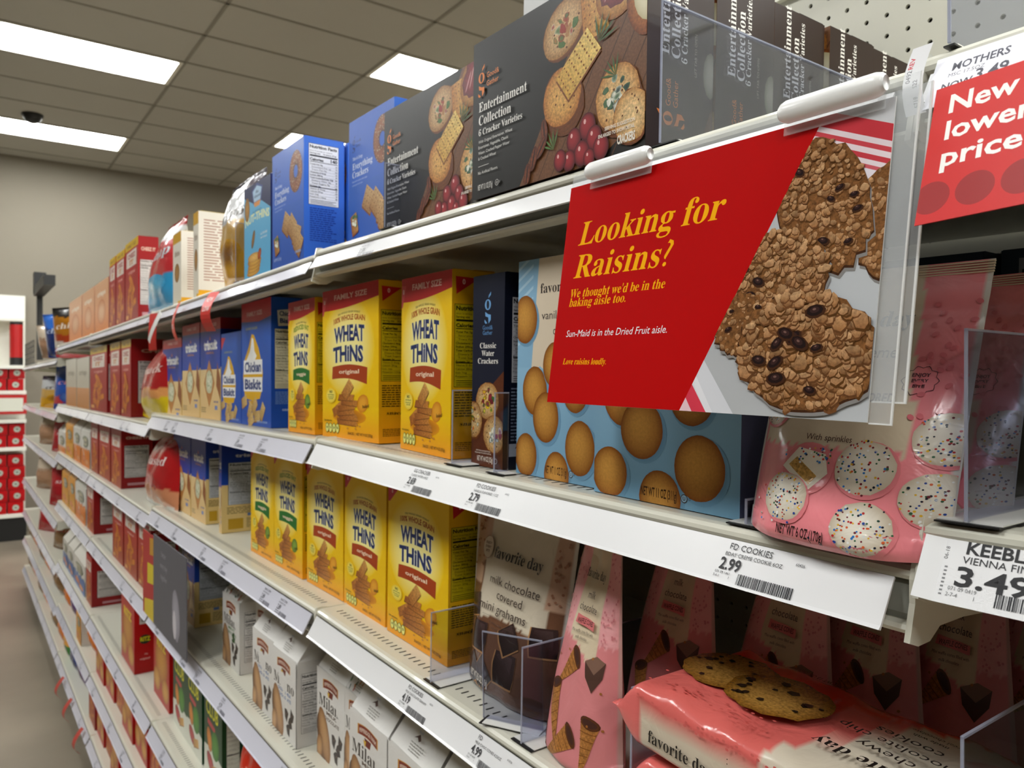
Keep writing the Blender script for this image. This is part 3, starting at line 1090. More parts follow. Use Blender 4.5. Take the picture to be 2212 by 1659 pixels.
def cheese(key, w, h, family, d=.06, alt=None):
    A = Art()
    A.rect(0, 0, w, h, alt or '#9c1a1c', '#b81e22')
    if family:
        A.rect(0, h * .90, w, h, '#d8b61c')
        A.text('FAMILY SIZE', w * .5, h * .925, h * .04, '#8c5c14', 'b', wide=w * .7)
    A.poly([(w * .10, h * .68), (w * .12, h * .87), (w * .88, h * .88), (w * .86, h * .68)], '#ddd2c8')
    A.text('CHEEZ', w * .5, h * .79, h * .055, '#a8322c', 'h', wide=w * .56)
    A.text('IT', w * .5, h * .705, h * .06, '#c8801c', 'h', wide=w * .3)
    A.text('original', w * .5, h * .60, h * .035, '#e2a89c', 'b', wide=w * .5)
    R = random.Random(9)
    for i in range(12):
        cracker(A, w * (.5 + R.uniform(-.25, .25)), h * (.12 + .035 * i), w * .26, h * .075, R.uniform(0, 3), 0, '#e89a24', '#c66e14', 1)
    A.rect(w * .08, h * .04, w * .28, h * .09, '#d8a05c')
    S = Art()
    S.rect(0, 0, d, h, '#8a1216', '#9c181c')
    S.text('CHEEZ IT', d * .5, h * .83, h * .04, '#d8b8a8', 'h', wide=d * .7)
    nutrition(S, d * .10, h * .18, d * .88, h * .72, '#c9c4c0', '#3c2c2c')
    S.rect(d * .2, h * .05, d * .8, h * .09, '#b88a90')
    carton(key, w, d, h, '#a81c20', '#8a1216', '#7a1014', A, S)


def club(key):
    w, d, h = .135, .065, .215
    A = Art()
    A.rect(0, 0, w, h, '#12522a', '#1c4a30')
    A.poly([(0, 0), (w, 0), (w, h * .28), (w * .5, h * .34), (0, h * .30)], '#dfe0d4')
    A.text('CLUB', w * .45, h * .66, h * .15, '#e2dc1c', 'b', wide=w * .68, rot=-.04)
    A.poly([(w * .2, h * .56), (w * .62, h * .53), (w * .62, h * .59), (w * .2, h * .62)], '#c04a52')
    A.ell(w * .62, h * .40, w * .22, h * .15, '#5c9a3c', '#3c7a30', n=16)
    A.ell(w * .30, h * .40, w * .13, h * .13, '#e89c3c', '#b86e24', .4, n=16, a=.5)
    A.ell(w * .36, h * .17, w * .22, h * .08, '#c23c44', '#8a1c28', -.5, n=14)
    cracker(A, w * .62, h * .14, w * .34, h * .09, .3, 0, '#e6b868', '#bd8636', 4)
    S = Art()
    S.rect(0, 0, d, h, '#0e4424', '#124a2a')
    nutrition(S, d * .16, h * .12, d * .62, h * .90, '#cfd4c6', '#333333')
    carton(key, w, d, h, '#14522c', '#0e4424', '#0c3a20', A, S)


def ritz(key, w=.19, h=.215, d=.062, red=False):
    A = Art()
    A.rect(0, 0, w, h, '#b8342c', '#c4302c')
    A.ell(w * .5, h * .55, w * .40, h * .30, '#d9a04c', '#b86c2c', n=20, a=.8)
    A.ell(w * .22, h * .25, w * .22, h * .16, '#e2ae58', '#b8742c', n=18, a=.8, box=(0, 0, w, h))
    A.ell(w * .75, h * .22, w * .22, h * .16, '#e2ae58', '#b8742c', n=18, a=.8, box=(0, 0, w, h))
    A.text('RITZ', w * .5, h * .72, h * .12, '#e8cc1c', 'h', wide=w * .6)
    S = Art()
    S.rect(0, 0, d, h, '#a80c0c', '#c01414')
    S.rect(d * .26, h * .73, d * .80, h * .93, '#ded8d4')
    barcode(S, d * .32, h * .76, d * .42, h * .13, 5)
    S.ell(d * .52, h * .50, d * .28, h * .07, '#2c3c2c', n=14)
    S.text('RITZ', d * .54, h * .475, h * .06, '#d8cc1c', 'h', wide=d * .5)
    S.text('The', d * .58, h * .27, h * .022, '#e8c0b8', 'i')
    S.text('original', d * .52, h * .20, h * .03, '#e8c0b8', 'i', wide=d * .5)
    T = Art()
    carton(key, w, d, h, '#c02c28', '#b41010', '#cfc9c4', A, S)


def navy(key):
    w, d, h = .062, .075, .214
    A = Art()
    gg_logo(A, w * .48, h * .745, h * .165, '#7db0e0', words=False)
    A.text('Good&', w * .48, h * .715, h * .022, '#6f9fd0', 'n')
    A.text('Gather', w * .48, h * .688, h * .022, '#6f9fd0', 'n')
    for k, t in enumerate(('Classic', 'Water', 'Crackers')):
        A.text(t, w * .5, h * (.618 - k * .040), h * .029, '#f0eee8', 's', wide=w * (.52, .40, .64)[k])
    A.poly([(0, 0), (w, 0), (w, h * .50), (0, h * .30)], '#6a3a22', .35)
    B = (0, 0, w, h)
    round_cracker(A, w * .50, h * .345, w * .36, h * .095, .2, '#e6c792', '#b3834a', 3, 1, ['#e4c12c', '#ead24c', '#a3384a', '#4a7a3c', '#7a2c30'], B)
    round_cracker(A, w * .06, h * .24, w * .28, h * .095, .1, '#e6c792', '#b3834a', 5, 1, ['#d8452c', '#e8c23c', '#f0ead8', '#2f6a38'], B)
    round_cracker(A, w * .74, h * .175, w * .34, h * .095, .1, '#e6c792', '#b3834a', 6, 1, ['#e8e8dc', '#f3f0e4', '#4a6a6c', '#a85a6a', '#cfc8a4'], B)
    A.text('SERVING SUGGESTION', w * .4, h * .078, h * .007, '#d8c8bc', 'b', wide=w * .46)
    A.text('ENLARGED TO SHOW DETAIL', w * .4, h * .066, h * .007, '#d8c8bc', 'b', wide=w * .52)
    A.text('NET WT 4.4 OZ (125g)', w * .46, h * .028, h * .026, '#e0d4c8', 'b', wide=w * .50)
    A.ell(w * .80, h * .038, w * .05, c='#e0d4c8', n=12)
    A.ell(w * .80, h * .038, w * .04, c='#6a3a22', n=12)
    S = Art()
    nutrition(S, .010, h * .44, .062, h * .88, '#c9c9cb', '#141414')
    small_print(S, .010, h * .14, .060, h * .42, 16, '#7f8798', 6)
    S.rect(.008, h * .065, .044, h * .13, '#b4b8c0')
    for k in range(3):
        t = 2.094 * k
        S.poly([(.026 + .010 * math.cos(t), h * .098 + .010 * math.sin(t)), (.026 + .010 * math.cos(t + .9), h * .098 + .010 * math.sin(t + .9)), (.026 + .005 * math.cos(t + .5), h * .098 + .005 * math.sin(t + .5))], '#1c2436')
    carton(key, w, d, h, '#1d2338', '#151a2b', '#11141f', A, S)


def blue_cookie(key):
    w, d, h = .160, .062, .218
    A = Art()
    B = (0, 0, w, h)
    A.rect(0, 0, w, h * .5, '#86b3d0', '#9dc6e0')
    n = 10
    A.poly([(w * .26, h)] + [(w * .18, h * .50)] + [(w * (.18 + .70 * i / 20), h * (.50 + (.008 if i % 2 else -.004))) for i in range(21)] + [(w * .90, h)], '#e6d8c2')
    for k in range(9):
        A.poly(clip_poly([(0, h * (.60 + .05 * k)), (0, h * (.615 + .05 * k)), (w * .22, h * (.69 + .05 * k)), (w * .22, h * (.675 + .05 * k))], 0, 0, w * .19, h), '#b8d6e8')
    A.text('favorite day', w * .56, h * .84, h * .045, '#3a2e2a', 's', wide=w * .56)
    A.text('vanilla wafer', w * .55, h * .72, h * .038, '#4a3e38', 'n', wide=w * .5)
    A.text('cookies', w * .55, h * .65, h * .038, '#4a3e38', 'n')
    for x, y, r in ((.015, .158, .024), (.036, .086, .024), (.074, .112, .022), (.058, .060, .0245), (.112, .090, .023), (.150, .122, .020), (.020, .020, .022), (.080, .0045, .023), (.121, .034, .0255)):
        plain_cookie(A, x if r > .01 else x, y, r, r * 1.02, box=B, seed=int(x * 1e4))
    A.text('NET WT 11 OZ (311g)', .0790, .0055, .0075, '#4a2c10', 'b', wide=.040)
    A.ell(.1065, .0085, .0036, c='#4a3428', n=14)
    A.ell(.1065, .0085, .0029, c='#9cc0d8', n=14)
    A.text('U', .1065, .0070, .0030, '#4a3428', 'b')
    A.text('D', .1125, .0075, .0022, '#4a3428', 'n')
    S = Art()
    S.rect(0, 0, d, h, '#6d7396', '#7d84a8')
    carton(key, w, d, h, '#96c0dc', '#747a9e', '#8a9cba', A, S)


def sprinkle_pouch(key):
    w, h = .128, .192

    def bg(x, y):
        edge = .066 + .0022 * math.sin(x * 900)
        xr = .103 - max(0, y - .10) * .10 - (.004 if y > .1 else 0)
        if y > edge and .005 < x < xr:
            return lin('#dccdb4')
        if y < .066 or x > xr:
            return lin('#f2959c')
        return lin('#e98a92')
    A = Art(fine=True)
    R = random.Random(11)
    for i in range(26):
        x, y = R.uniform(.100, .124), R.uniform(.085, .165)
        A.ell(x, y, .0022, .0016, '#e37f88', rot=R.uniform(0, 3), n=8)
    for x, y, r, hf in ((.047, .053, .0165, True), (.036, .031, .0165, False), (.084, .056, .0175, False), (.088, .018, .0172, False), (.122, .077, .0165, False), (.121, .040, .0165, False), (.012, .090, .012, False)):
        sprinkle_cookie(A, x, y, r, int(x * 1000), hf)
    for i in range(34):
        x, y = R.uniform(.01, .12), R.uniform(.004, .062)
        A.ell(x, y, .0009, .0009, R.choice(SPR), n=6)
    A.l = 3
    A.text('favorite day', .054, .150, .011, '#3a2e2a', 's', wide=.070)
    A.text('birthday creme', .054, .128, .008, '#5a4038', 'n', wide=.062)
    A.text('cookies', .054, .115, .008, '#5a4038', 'n')
    A.text('FLAVORED', .092, .0985, .0058, '#6a4a44', 'b', al='r', wide=.030)
    A.l = 18
    A.text('With sprinkles', .058, .0710, .0042, '#5a3a34', 'n', wide=.030)
    A.text('NET WT 6 OZ (170g)', .051, .0060, .0066, '#3c2020', 'b', wide=.034)
    A.l = 5
    bx, by, br = .102, .113, .0092
    n = 40
    o = [(bx + br * (1 + .09 * math.cos(10 * t)) * math.cos(t), by + br * (1 + .09 * math.cos(10 * t)) * math.sin(t)) for t in [6.2832 * i / n for i in range(n)]]
    q = [(bx + (x - bx) * .955, by + (y - by) * .955) for x, y in o]
    A.add(o + q, [(i, (i + 1) % n, n + (i + 1) % n, n + i) for i in range(n)], [lin('#5c3a44')] * (2 * n))
    A.text('ENJOY', bx, by + .0026, .0023, '#5c3a44', 'b', wide=.0095)
    A.text('EVERY', bx, by - .0010, .0021, '#5c3a44', 'b', wide=.0085)
    A.text('BITE', bx, by - .0045, .0021, '#5c3a44', 'b', wide=.0062)
    pouch(key, w, h, .050, bg, A, lean=.050, wr=.0011, seed=3)


def graham_pouch(key):
    w, h = .182, .222

    def bg(x, y):
        u, v = x / w, y / h
        sc = .006 * math.sin(x * 520)
        if (u < .17 + .02 * math.sin(v * 9) or u > .83) and v > .52:
            return lin('#c9a78f')
        if v > .40 - .10 * (abs(u - .5) * 2) ** 2 + sc and .17 < u < .86:
            return lin('#d8cdb9')
        return lin('#7c5740')
    A = Art(fine=True)
    R = random.Random(5)
    for i in range(70):
        x = R.choice([R.uniform(.008, .026), R.uniform(.156, .174)])
        A.ell(x, R.uniform(.12, .215), .0020, .0016, '#ab7c62', n=6)
    A.text('favorite day', .095, .152, .0125, '#2e2624', 's', wide=.086)
    A.text('milk chocolate', .098, .124, .0096, '#4c3e38', 'n', wide=.092)
    A.text('covered', .095, .109, .0096, '#4c3e38', 'n', wide=.050)
    A.text('mini grahams', .086, .094, .0096, '#4c3e38', 'n', wide=.090)
    A.rect(.050, .0885, .130, .0888, '#6a5a50')
    A.text('A classic treat covered in', .090, .0815, .0028, '#5a4a42', 'n', wide=.05)
    A.text('real milk chocolate', .088, .0760, .0028, '#5a4a42', 'n', wide=.035)
    A.ell(.036, .160, .011, .013, '#9c7c6c', n=18)
    A.ell(.036, .160, .0104, .0124, '#d2c2ac', n=18)
    A.text('ENJOY', .036, .1635, .0028, '#6a4c40', 'b')
    A.text('EVERY', .036, .1590, .0028, '#6a4c40', 'b')
    A.text('BITE', .036, .1545, .0028, '#6a4c40', 'b')
    for x, y, s, t in ((.045, .062, .034, .05), (.105, .072, .030, .55), (.105, .040, .036, .02), (.158, .082, .032, .1), (.030, .020, .034, .6), (.060, .022, .034, .8), (.024, .092, .026, .3)):
        A.l = 8 if y < .05 else 12
        c, sn = math.cos(t), math.sin(t)
        q = [(-.5, -.5), (.5, -.5), (.55, -.2), (.5, .5), (-.5, .5), (-.55, .1)]
        P = lambda k, dx=0, dy=0: [(x + dx + s * k * (a * c - b * sn), y + dy + s * k * .95 * (a * sn + b * c)) for a, b in q]
        A.poly(P(1.06, -.0008, -.0012), '#b88a5c')
        A.grad(P(1.0), ['#2c1d1c', '#33211f', '#3a2826', '#4a3634', '#43302e', '#2c1d1c'])
        A.grad(P(.72, -.001, .002), ['#33221f', '#3b2825', '#463230', '#5a4644', '#4c3836', '#33221f'])
    A.text('NET WT 8.5 OZ (240g)', .052, .0115, .0080, '#e6ded2', 'b', wide=.048)
    pouch(key, w, h, .050, bg, A, lean=.018, topw=1.16, wr=.0014, seed=8, mat=FILM)


def cone_pouch(key):
    w, h = .128, .213

    def bg(x, y):
        u, v = x / w, y / h
        sc = .008 * math.sin(x * 620)
        if v > .52 + sc - .25 * (u - .5) and .26 < u < .74:
            return lin('#dccdb2')
        if v > .56 + sc:
            return lin('#edb0b2')
        return lin('#df9193')
    A = Art(fine=True)
    R = random.Random(6)
    for i in range(90):
        x = R.choice([R.uniform(.004, .030), R.uniform(.098, .124)])
        A.ell(x, R.uniform(.122, .205), .0014, .0012, '#d88d92', n=6)
    A.text('favorite day', .064, .176, .0088, '#33292a', 's', wide=.056)
    A.text('milk', .066, .158, .0070, '#4c3e3a', 'n')
    A.text('chocolate', .066, .146, .0070, '#4c3e3a', 'n', wide=.044)
    A.poly([(.045, .134), (.088, .131), (.088, .139), (.045, .142)], '#d98080')
    A.text('WAFFLE CONES', .0665, .1345, .0044, '#5c2a2c', 'b', wide=.036)
    A.text('Mini waffle cones filled with', .066, .126, .0028, '#5c4c46', 'n', wide=.044)
    A.text('milk chocolate', .066, .1205, .0028, '#5c4c46', 'n')
    for x, y, L, t in ((.064, .104, .044, -2.35), (.030, .072, .060, -1.25), (.100, .052, .050, -1.75), (.072, .034, .056, -2.5), (.010, .030, .034, -1.2)):
        dx, dy = math.cos(t), math.sin(t)
        nx, ny = -dy, dx
        r = .0120
        A.l = 6
        tip = (x + dx * L, y + dy * L)
        A.poly([(x + nx * r, y + ny * r), (x - nx * r, y - ny * r), (tip[0] - nx * .0012, tip[1] - ny * .0012), (tip[0] + nx * .0012, tip[1] + ny * .0012)], '#bd8448', .8)
        for k in range(7):
            q = k / 7
            a, b = (x + dx * L * q, y + dy * L * q), r * (1 - q)
            A.poly([(a[0] + nx * b, a[1] + ny * b), (a[0] - nx * b + dx * .003, a[1] - ny * b + dy * .003), (a[0] - nx * b + dx * .0038, a[1] - ny * b + dy * .0038), (a[0] + nx * b + dx * .0008, a[1] + ny * b + dy * .0008)], '#8c5826')
        A.ell(x, y, r * .45, r * 1.05, '#7c4c26', '#5a341a', t, n=14)
        A.ell(x, y, r * .30, r * .8, '#53342a', rot=t, n=12)
    A.poly([(.082, .104), (.112, .106), (.110, .092), (.098, .078), (.086, .090)], '#5c4238')
    A.poly([(.082, .104), (.098, .094), (.112, .106), (.098, .110)], '#8a6c5c')
    for i in range(9):
        A.ell(R.uniform(.01, .118), R.uniform(.03, .11), .0016, .0013, '#b0743c', n=5)
    pouch(key, w, h, .052, bg, A, lean=.012, topw=.46, skew=.10, wr=.0012, seed=12, mat=MATTE, seal='#c9a39c')


def milano(key, sub, subc, mint=False):
    w, d, h1, h2 = .122, .062, .148, .192
    A = Art()
    A.rect(0, 0, w, h1, '#dedbd6', '#eceae6')
    bx, by = w * .50, h1 * .84
    n = 8
    for k, c in ((1.0, '#d39a3c'), (.90, '#8c3420')):
        top = [(bx + w * .27 * k * (2 * i / n - 1), by + .009 * k + .004 * math.sin(math.pi * i / n)) for i in range(n + 1)]
        bot = [(bx + w * .27 * k * (2 * i / n - 1), by - .006 * k + .004 * math.sin(math.pi * i / n)) for i in range(n + 1)]
        A.poly(top + bot[::-1], c)
    A.text('PEPPERIDGE FARM', bx, by - .0015, .0060, '#ecd8c8', 'b', wide=w * .44, arc=.004)
    A.poly([(bx - .010, by - .004), (bx + .012, by - .004), (bx + .008, by - .015), (bx - .006, by - .015)], '#7c2c1c')
    A.poly([(bx - .014, by - .008), (bx - .004, by - .008), (bx - .008, by - .018)], '#e0b830')
    A.text('Milano', w * .50, h1 * .585, .0200, '#3f362f', 's', wide=w * .84)
    for k, t in enumerate(sub):
        A.text(t, w * .54, h1 * (.53 - .065 * k), .0056, subc, 'b', wide=w * (.36 if len(t) < 6 else .52))
    A.ell(w * .17, h1 * .22, .018, .040, '#9c744a', '#5c3c20', .30, n=18)
    A.ell(w * .28, h1 * .27, .0215, .046, '#d0a676', '#94683c', .42, n=24, a=.15, off=(-.2, .3))
    A.ell(w * .10, h1 * .10, .014, .022, '#cfa474', '#8c6034', -.3, n=18, box=(0, 0, w, h1))
    for x, y, t in ((.62, .30, .3), (.78, .24, 1.1), (.70, .14, .7), (.84, .33, 2)):
        A.poly([(w * x + .011 * math.cos(t + a) * r, h1 * y + .014 * math.sin(t + a) * r) for a, r in ((0, 1), (1.2, .7), (2.2, 1), (3.4, .8), (4.6, 1), (5.4, .6))], '#33231d')
        A.poly([(w * x - .003, h1 * y), (w * x + .005, h1 * y + .006), (w * x + .003, h1 * y)], '#6a5248')
    if mint:
        for i in range(10):
            x, y = .66 + .05 * math.cos(i), .44 + .05 * math.sin(i * 1.7)
            A.ell(w * x, h1 * y, .006, .0035, '#3c6a34', '#2a4c26', i, n=8)
    P = Art()
    P.text('hook', w * .5, .030, .0035, '#8aa8cc' if not mint else '#6a8a5c', 'n')
    P.poly([(w * .42, .022), (w * .5, .029), (w * .56, .023), (w * .53, .020), (w * .48, .024)], '#5c3c2c')
    small_print(P, w * .40, .004, w * .68, .018, 4, '#b9b7b2', 3)
    if mint:
        R = random.Random(5)
        for i in range(34):
            P.ell(w * R.uniform(.05, .95), R.uniform(.002, .052), .0046, .0022, R.choice(['#3c6a44', '#5a8a58', '#c98a4c', '#b8564a', '#2c5038']), rot=R.uniform(0, 3), n=8)
    S = Art()
    nutrition(S, d * .12, h1 * .16, d * .88, h1 * .86, '#d6d3d0', '#2c2a2a')
    gable(key, w, d, h1, h2, '#e8e6e2', '#cfccc8', A, S, P, seed=len(key))


def gold_bag(key, base, body, w=.125, h1=.14, h2=.185):
    d = .07
    A = Art()
    A.rect(0, 0, w, h1 * .45, base, base)
    A.poly([(0, h1 * .4)] + [(w * i / 8, h1 * (.45 + (.09 if i % 2 else 0))) for i in range(9)] + [(w, h1 * .3), (0, h1 * .3)], base)
    A.ell(w * .5, h1 * .70, w * .34, h1 * .16, '#c9c3a8', '#6f7a6a', n=16)
    A.text('Snack', w * .5, h1 * .66, h1 * .09, '#3c3c5c', 's', wide=w * .5)
    A.ell(w * .35, h1 * .22, w * .2, h1 * .09, '#e89a6a', '#c86a2c', n=14, a=.6)
    A.ell(w * .68, h1 * .14, w * .2, h1 * .08, '#f0b07a', '#d07a34', n=14, a=.6)
    gable(key, w, d, h1, h2, body, '#c9c6bd', A, None, None, seed=2)


def chip_bag(key, w, h, bands, name, tc, seed=1, t=.07, emblem=None, topw=1.0, skew=0.0):
    def bg(x, y):
        v = y / h + .015 * math.sin(x * 60 + seed)
        for lim, c in bands:
            if v < lim:
                return lin(c)
        return lin(bands[-1][1])
    A = Art(fine=True)
    A.text(name, w * .5, h * .60, h * .11, tc, 'i', wide=w * .66, rot=.06)
    if emblem:
        A.ell(w * .5, h * .30, w * .30, h * .13, emblem, bands[0][1], n=16, a=.6, irr=.1)
    pouch(key, w, h, t, bg, A, pillow=True, wr=.0022, seed=seed, nu=28, nv=36, lean=.02, seal=None, topw=topw, skew=skew)


def slim_white(key):
    w, d, h = .12, .05, .19
    A = Art()
    A.rect(0, 0, w, h, '#d9d3c4', '#e6e1d4')
    A.rect(0, h * .86, w, h, '#d2a41c')
    A.ell(w * .5, h * .45, w * .30, h * .13, '#b98a44', '#8a6430', n=16, a=.7)
    A.text('thins', w * .5, h * .68, h * .08, '#7a5c3c', 's', wide=w * .6)
    A.rect(w * .6, 0, w, h * .06, '#e0b224')
    S = Art()
    S.rect(0, 0, d, h, '#ddd6cc', '#e4ded4')
    small_print(S, d * .1, h * .2, d * .9, h * .92, 22, '#b08a7c', 3)
    S.rect(0, 0, d, h * .1, '#e0a828')
    carton(key, w, d, h, '#dcd6c8', '#ddd6cc', '#cdb23c', A, S)


def orange_box(key):
    w, d, h = .15, .06, .17
    A = Art()
    A.rect(0, 0, w, h, '#d9843c', '#e2b48c')
    A.ell(w * .5, h * .4, w * .3, h * .25, '#e8bc94', '#cf7a3c', n=16, a=.4)
    A.text('crisps', w * .5, h * .72, h * .1, '#f2ead8', 'b', wide=w * .6)
    S = Art()
    nutrition(S, d * .1, h * .2, d * .9, h * .92, '#b9b4b8', '#5a4a4a', rows=8)
    carton(key, w, d, h, '#d98a4c', '#c08a78', '#b85c2c', A, S)


def grey_box(key, a='#cfcabc', b='#c08444'):
    w, d, h = .14, .06, .19
    A = Art()
    A.rect(0, 0, w, h * .4, b, '#d8a070')
    A.rect(0, h * .4, w, h, '#c9c2b0', a)
    A.text('crisp', w * .5, h * .66, h * .1, '#8a8470', 'b', wide=w * .6)
    S = Art()
    small_print(S, d * .1, h * .1, d * .9, h * .9, 16, '#8a867c', 3)
    carton(key, w, d, h, a, '#b5b0a4', '#a8a294', A, S)


def dark_box(key):
    w, d, h = .085, .055, .215
    A = Art()
    A.rect(w * .16, h * .86, w * .90, h * .965, '#8a8c90')
    A.text('Nutrition Facts', w * .53, h * .885, h * .035, '#141618', 'h', wide=w * .68)
    A.rect(w * .16, h * .5, w * .90, h * .84, '#3c444e')
    carton(key, w, d, h, '#2c3844', '#26303a', '#3a4652', A, None)


def soda_case(key):
    w, d, h = .26, .137, .118
    A = Art()
    A.rect(0, 0, d, h, '#a80c14', '#c0121c')
    A.ell(d * .5, h * .5, d * .22, h * .26, '#d8dcd2', '#9aa294', n=16, irr=.06)
    A.ell(d * .5, h * .5, d * .13, h * .13, '#7c8478', '#b9beb2', n=12, irr=.1)
    KINDS[key] = None
    m = [(0, 0, 0)]
    V, F, Cc = [], [], []
    mb = MB().box(0, 0, 0, w, d, h)
    mb.prism_x([(d * .3, h), (d * .7, h), (d * .66, h + .004), (d * .34, h + .004)], w * .2, w * .8)
    parts = [('case', mesh(key + '_body', mb.v, mb.f, CARD, cols=[lin('#b01018')] * len(mb.v))),
             ('end_marking', A.build(key + '_end', lambda x, y, l: (w + l, x, y), CARD))]
    KINDS[key] = (parts, w, d, h)


def cookie_tray(key):
    """long wrapped tray lying on its side, crimped at both ends; front and top carry the print"""
    L, d, h = .275, .150, .056
    nx, na = 60, 40

    def cross(a, s):
        """superellipse in (y, z)"""
        c, q = math.cos(a), math.sin(a)
        e = .34
        y = d / 2 + (d / 2) * math.copysign(abs(c) ** e, c)
        z = h / 2 + (h / 2) * math.copysign(abs(q) ** e, q)
        k = 1.0
        if s < .026:
            k = .05 + .95 * (max(0, s - .008) / .018) ** .6
        if s > L - .026:
            k = .05 + .95 * (max(0, L - s - .008) / .018) ** .6
        z = h * .52 + (z - h * .52) * k
        if s < .008 or s > L - .008:
            z += .0016 * math.sin(y * 240)
        wv = .0012 * math.sin(60 * s + 2 * a) + .001 * math.sin(130 * s - 3 * a) + .0016 * math.sin(22 * s + 9 * y)
        return y, z + wv * (1 if q > .1 else .3)

    def col(s, y, z):
        if s < .030 and z > 0:
            return lin('#e06a66') if y > d * .6 else lin('#ea7c78')
        wob = .0022 * math.sin(s * 480)
        if z > h * .75:
            if y > d * .62 + wob + .25 * (s - .05):
                return lin('#dd4224')
            if s > .150 + (y / d) * .055 + wob:
                return lin('#d9cfbd')
            return lin('#df746e')
        if y < .03 and z < h * .70 and s > .034 - .16 * (z - h * .4) + wob:
            return lin('#ddd0bc')
        return lin('#e27874')
    V, F, Cc = [], [], []
    for i in range(nx + 1):
        s = L * i / nx
        for j in range(na):
            a = 6.28318 * j / na
            y, z = cross(a, s)
            V.append((s, y, z))
            Cc.append(col(s, y, z))
    for i in range(nx):
        for j in range(na):
            k = (j + 1) % na
            F.append((i * na + j, i * na + k, (i + 1) * na + k, (i + 1) * na + j))
    F.append(tuple(range(na)))
    F.append(tuple(nx * na + j for j in reversed(range(na))))
    body = mesh(key + '_wrap', V, F, FILM, cols=Cc, smooth=True)
    A = Art(fine=True)
    wob = [(.040 + .0012 * (k % 2), .002 + k * .004) for k in range(9)]
    A.text('favorite day', .078, .0150, .0100, '#2a2422', 's', wide=.066)
    for k in range(10):
        A.ell(.124, .006 + .0034 * k, .0005, .0005, '#3c3430', n=6)
    A.text('chewy chocolate', .184, .0235, .0090, '#2a2422', 'n', wide=.092)
    A.text('chip cookies', .174, .0100, .0090, '#2a2422', 'n', wide=.072)
    R = random.Random(3)
    for i in range(60):
        A.ell(R.uniform(.03, .26), R.uniform(.0430, .0500), .0016, .0011, '#dc716c', n=6)
    front = A.build(key + '_front', lambda x, y, l: (x, -l - .0014, y), FILM)
    T = Art(fine=True)
    for i in range(40):
        T.ell(R.uniform(.03, .15), R.uniform(.010, .035), .0017, .0012, '#d86a64', n=6)
    chip_cookie(T, .060, .078, .040, .038, 3)
    chip_cookie(T, .112, .070, .041, .038, 5)
    q = math.pi
    T.text('favorite day', .212, .040, .0120, '#2a2422', 's', rot=q, wide=.090)
    T.text('chewy', .206, .060, .0095, '#2a2422', 'n', rot=q, wide=.040)
    T.text('chocolate chip', .206, .0755, .0090, '#2a2422', 'n', rot=q, wide=.085)
    T.text('cookies', .206, .090, .0090, '#2a2422', 'n', rot=q, wide=.046)
    T.text('made with', .214, .101, .0040, '#2a2422', 'n', rot=q)
    T.text('real chocolate', .214, .108, .0040, '#2a2422', 'n', rot=q)
    T.text('NET WT 13 OZ (368g)', .110, .128, .0050, '#7a2014', 'b', rot=q, wide=.042)
    top = T.build(key + '_top', lambda x, y, l: (x, y, h + l + .0030), FILM)
    KINDS[key] = ([('wrapper', body), ('front_marking', front), ('top_marking', top)], L, d, h)


wheat('wheat_family', .150, .228, True)
wheat('wheat_green_family', .124, .228, True, True)
wheat('wheat', .150, .212, False)
wheat('wheat_green', .142, .222, False, True)
entertainment('entertainment')
everything('everything')
nut_thins('nut_thins')
chicken('chicken_family', .185, .250, True)
chicken('chicken', .150, .196, False)
triscuit('triscuit_family', .165, .236, True)
triscuit('triscuit', .140, .214, False)
cheese('cheese_family', .17, .265, True)
cheese('cheese', .16, .24, False)
cheese('cheese_tall', .16, .20, False, alt='#a8451c')
club('club')
ritz('ritz')
ritz('ritz_small', .15, .20, .06)
navy('navy')
blue_cookie('blue_cookie')
sprinkle_pouch('sprinkle_pouch')
graham_pouch('graham_pouch')
cone_pouch('cone_pouch')
milano('milano_double', ('DOUBLE MILK', 'CHOCOLATE'), '#4a7ab4')
milano('milano_milk', ('MILK', 'CHOCOLATE'), '#6a5240')
milano('milano_mint', ('MINT', 'CHOCOLATE'), '#4a8a4c', True)
gold_bag('gold_orange', '#e08414', '#dcdad2')
gold_bag('gold_yellow', '#dca018', '#e0a030')
gold_bag('rainbow_bag', '#5a7ab0', '#d9d5cc', .125, .12, .165)
slim_white('slim_white')
orange_box('orange_box')
grey_box('grey_box')
dark_box('dark_box')
carton('pale_box', .12, .05, .19, '#dcdcda', '#d4d4d2', '#cfcfcc')
soda_case('soda_case')
cookie_tray('cookie_tray')
chip_bag('gold_chips', .20, .235, [(.30, '#d9a41c'), (.58, '#caa45c'), (.86, '#c9cacb'), (1.1, '#453348')], 'crisps', '#5c4a3c', 4, emblem='#8a5c24')
chip_bag('blue_snack', .20, .25, [(.40, '#3aa4d4'), (.78, '#c93a40'), (.9, '#d9dadc'), (1.1, '#b5242c')], 'Snap', '#dfe6ea', 6, emblem='#5cbce0', topw=.5, skew=.22)
chip_bag('toasted', .26, .235, [(.30, '#dcc414'), (.42, '#e0a060'), (1.1, '#b5161c')], 'Snack', '#ecd0c8', 9, t=.09, topw=.5, skew=.25)
chip_bag('toasted_white', .22, .225, [(.10, '#d8d6d2'), (.32, '#d0906a'), (1.1, '#b5161c')], 'Toasted', '#ecdcd8', 12, t=.08, topw=.6, skew=.15)
chip_bag('brown_chips', .22, .26, [(.2, '#b83a44'), (.34, '#cfc6bc'), (.48, '#a8421c'), (.82, '#a8701c'), (1.1, '#1f1c1c')], 'chips', '#e8dccc', 15, t=.08)
chip_bag('navy_chips', .20, .26, [(.7, '#1c3c7c'), (1.1, '#3c74c8')], 'chips', '#c8d4e8', 17, t=.08)
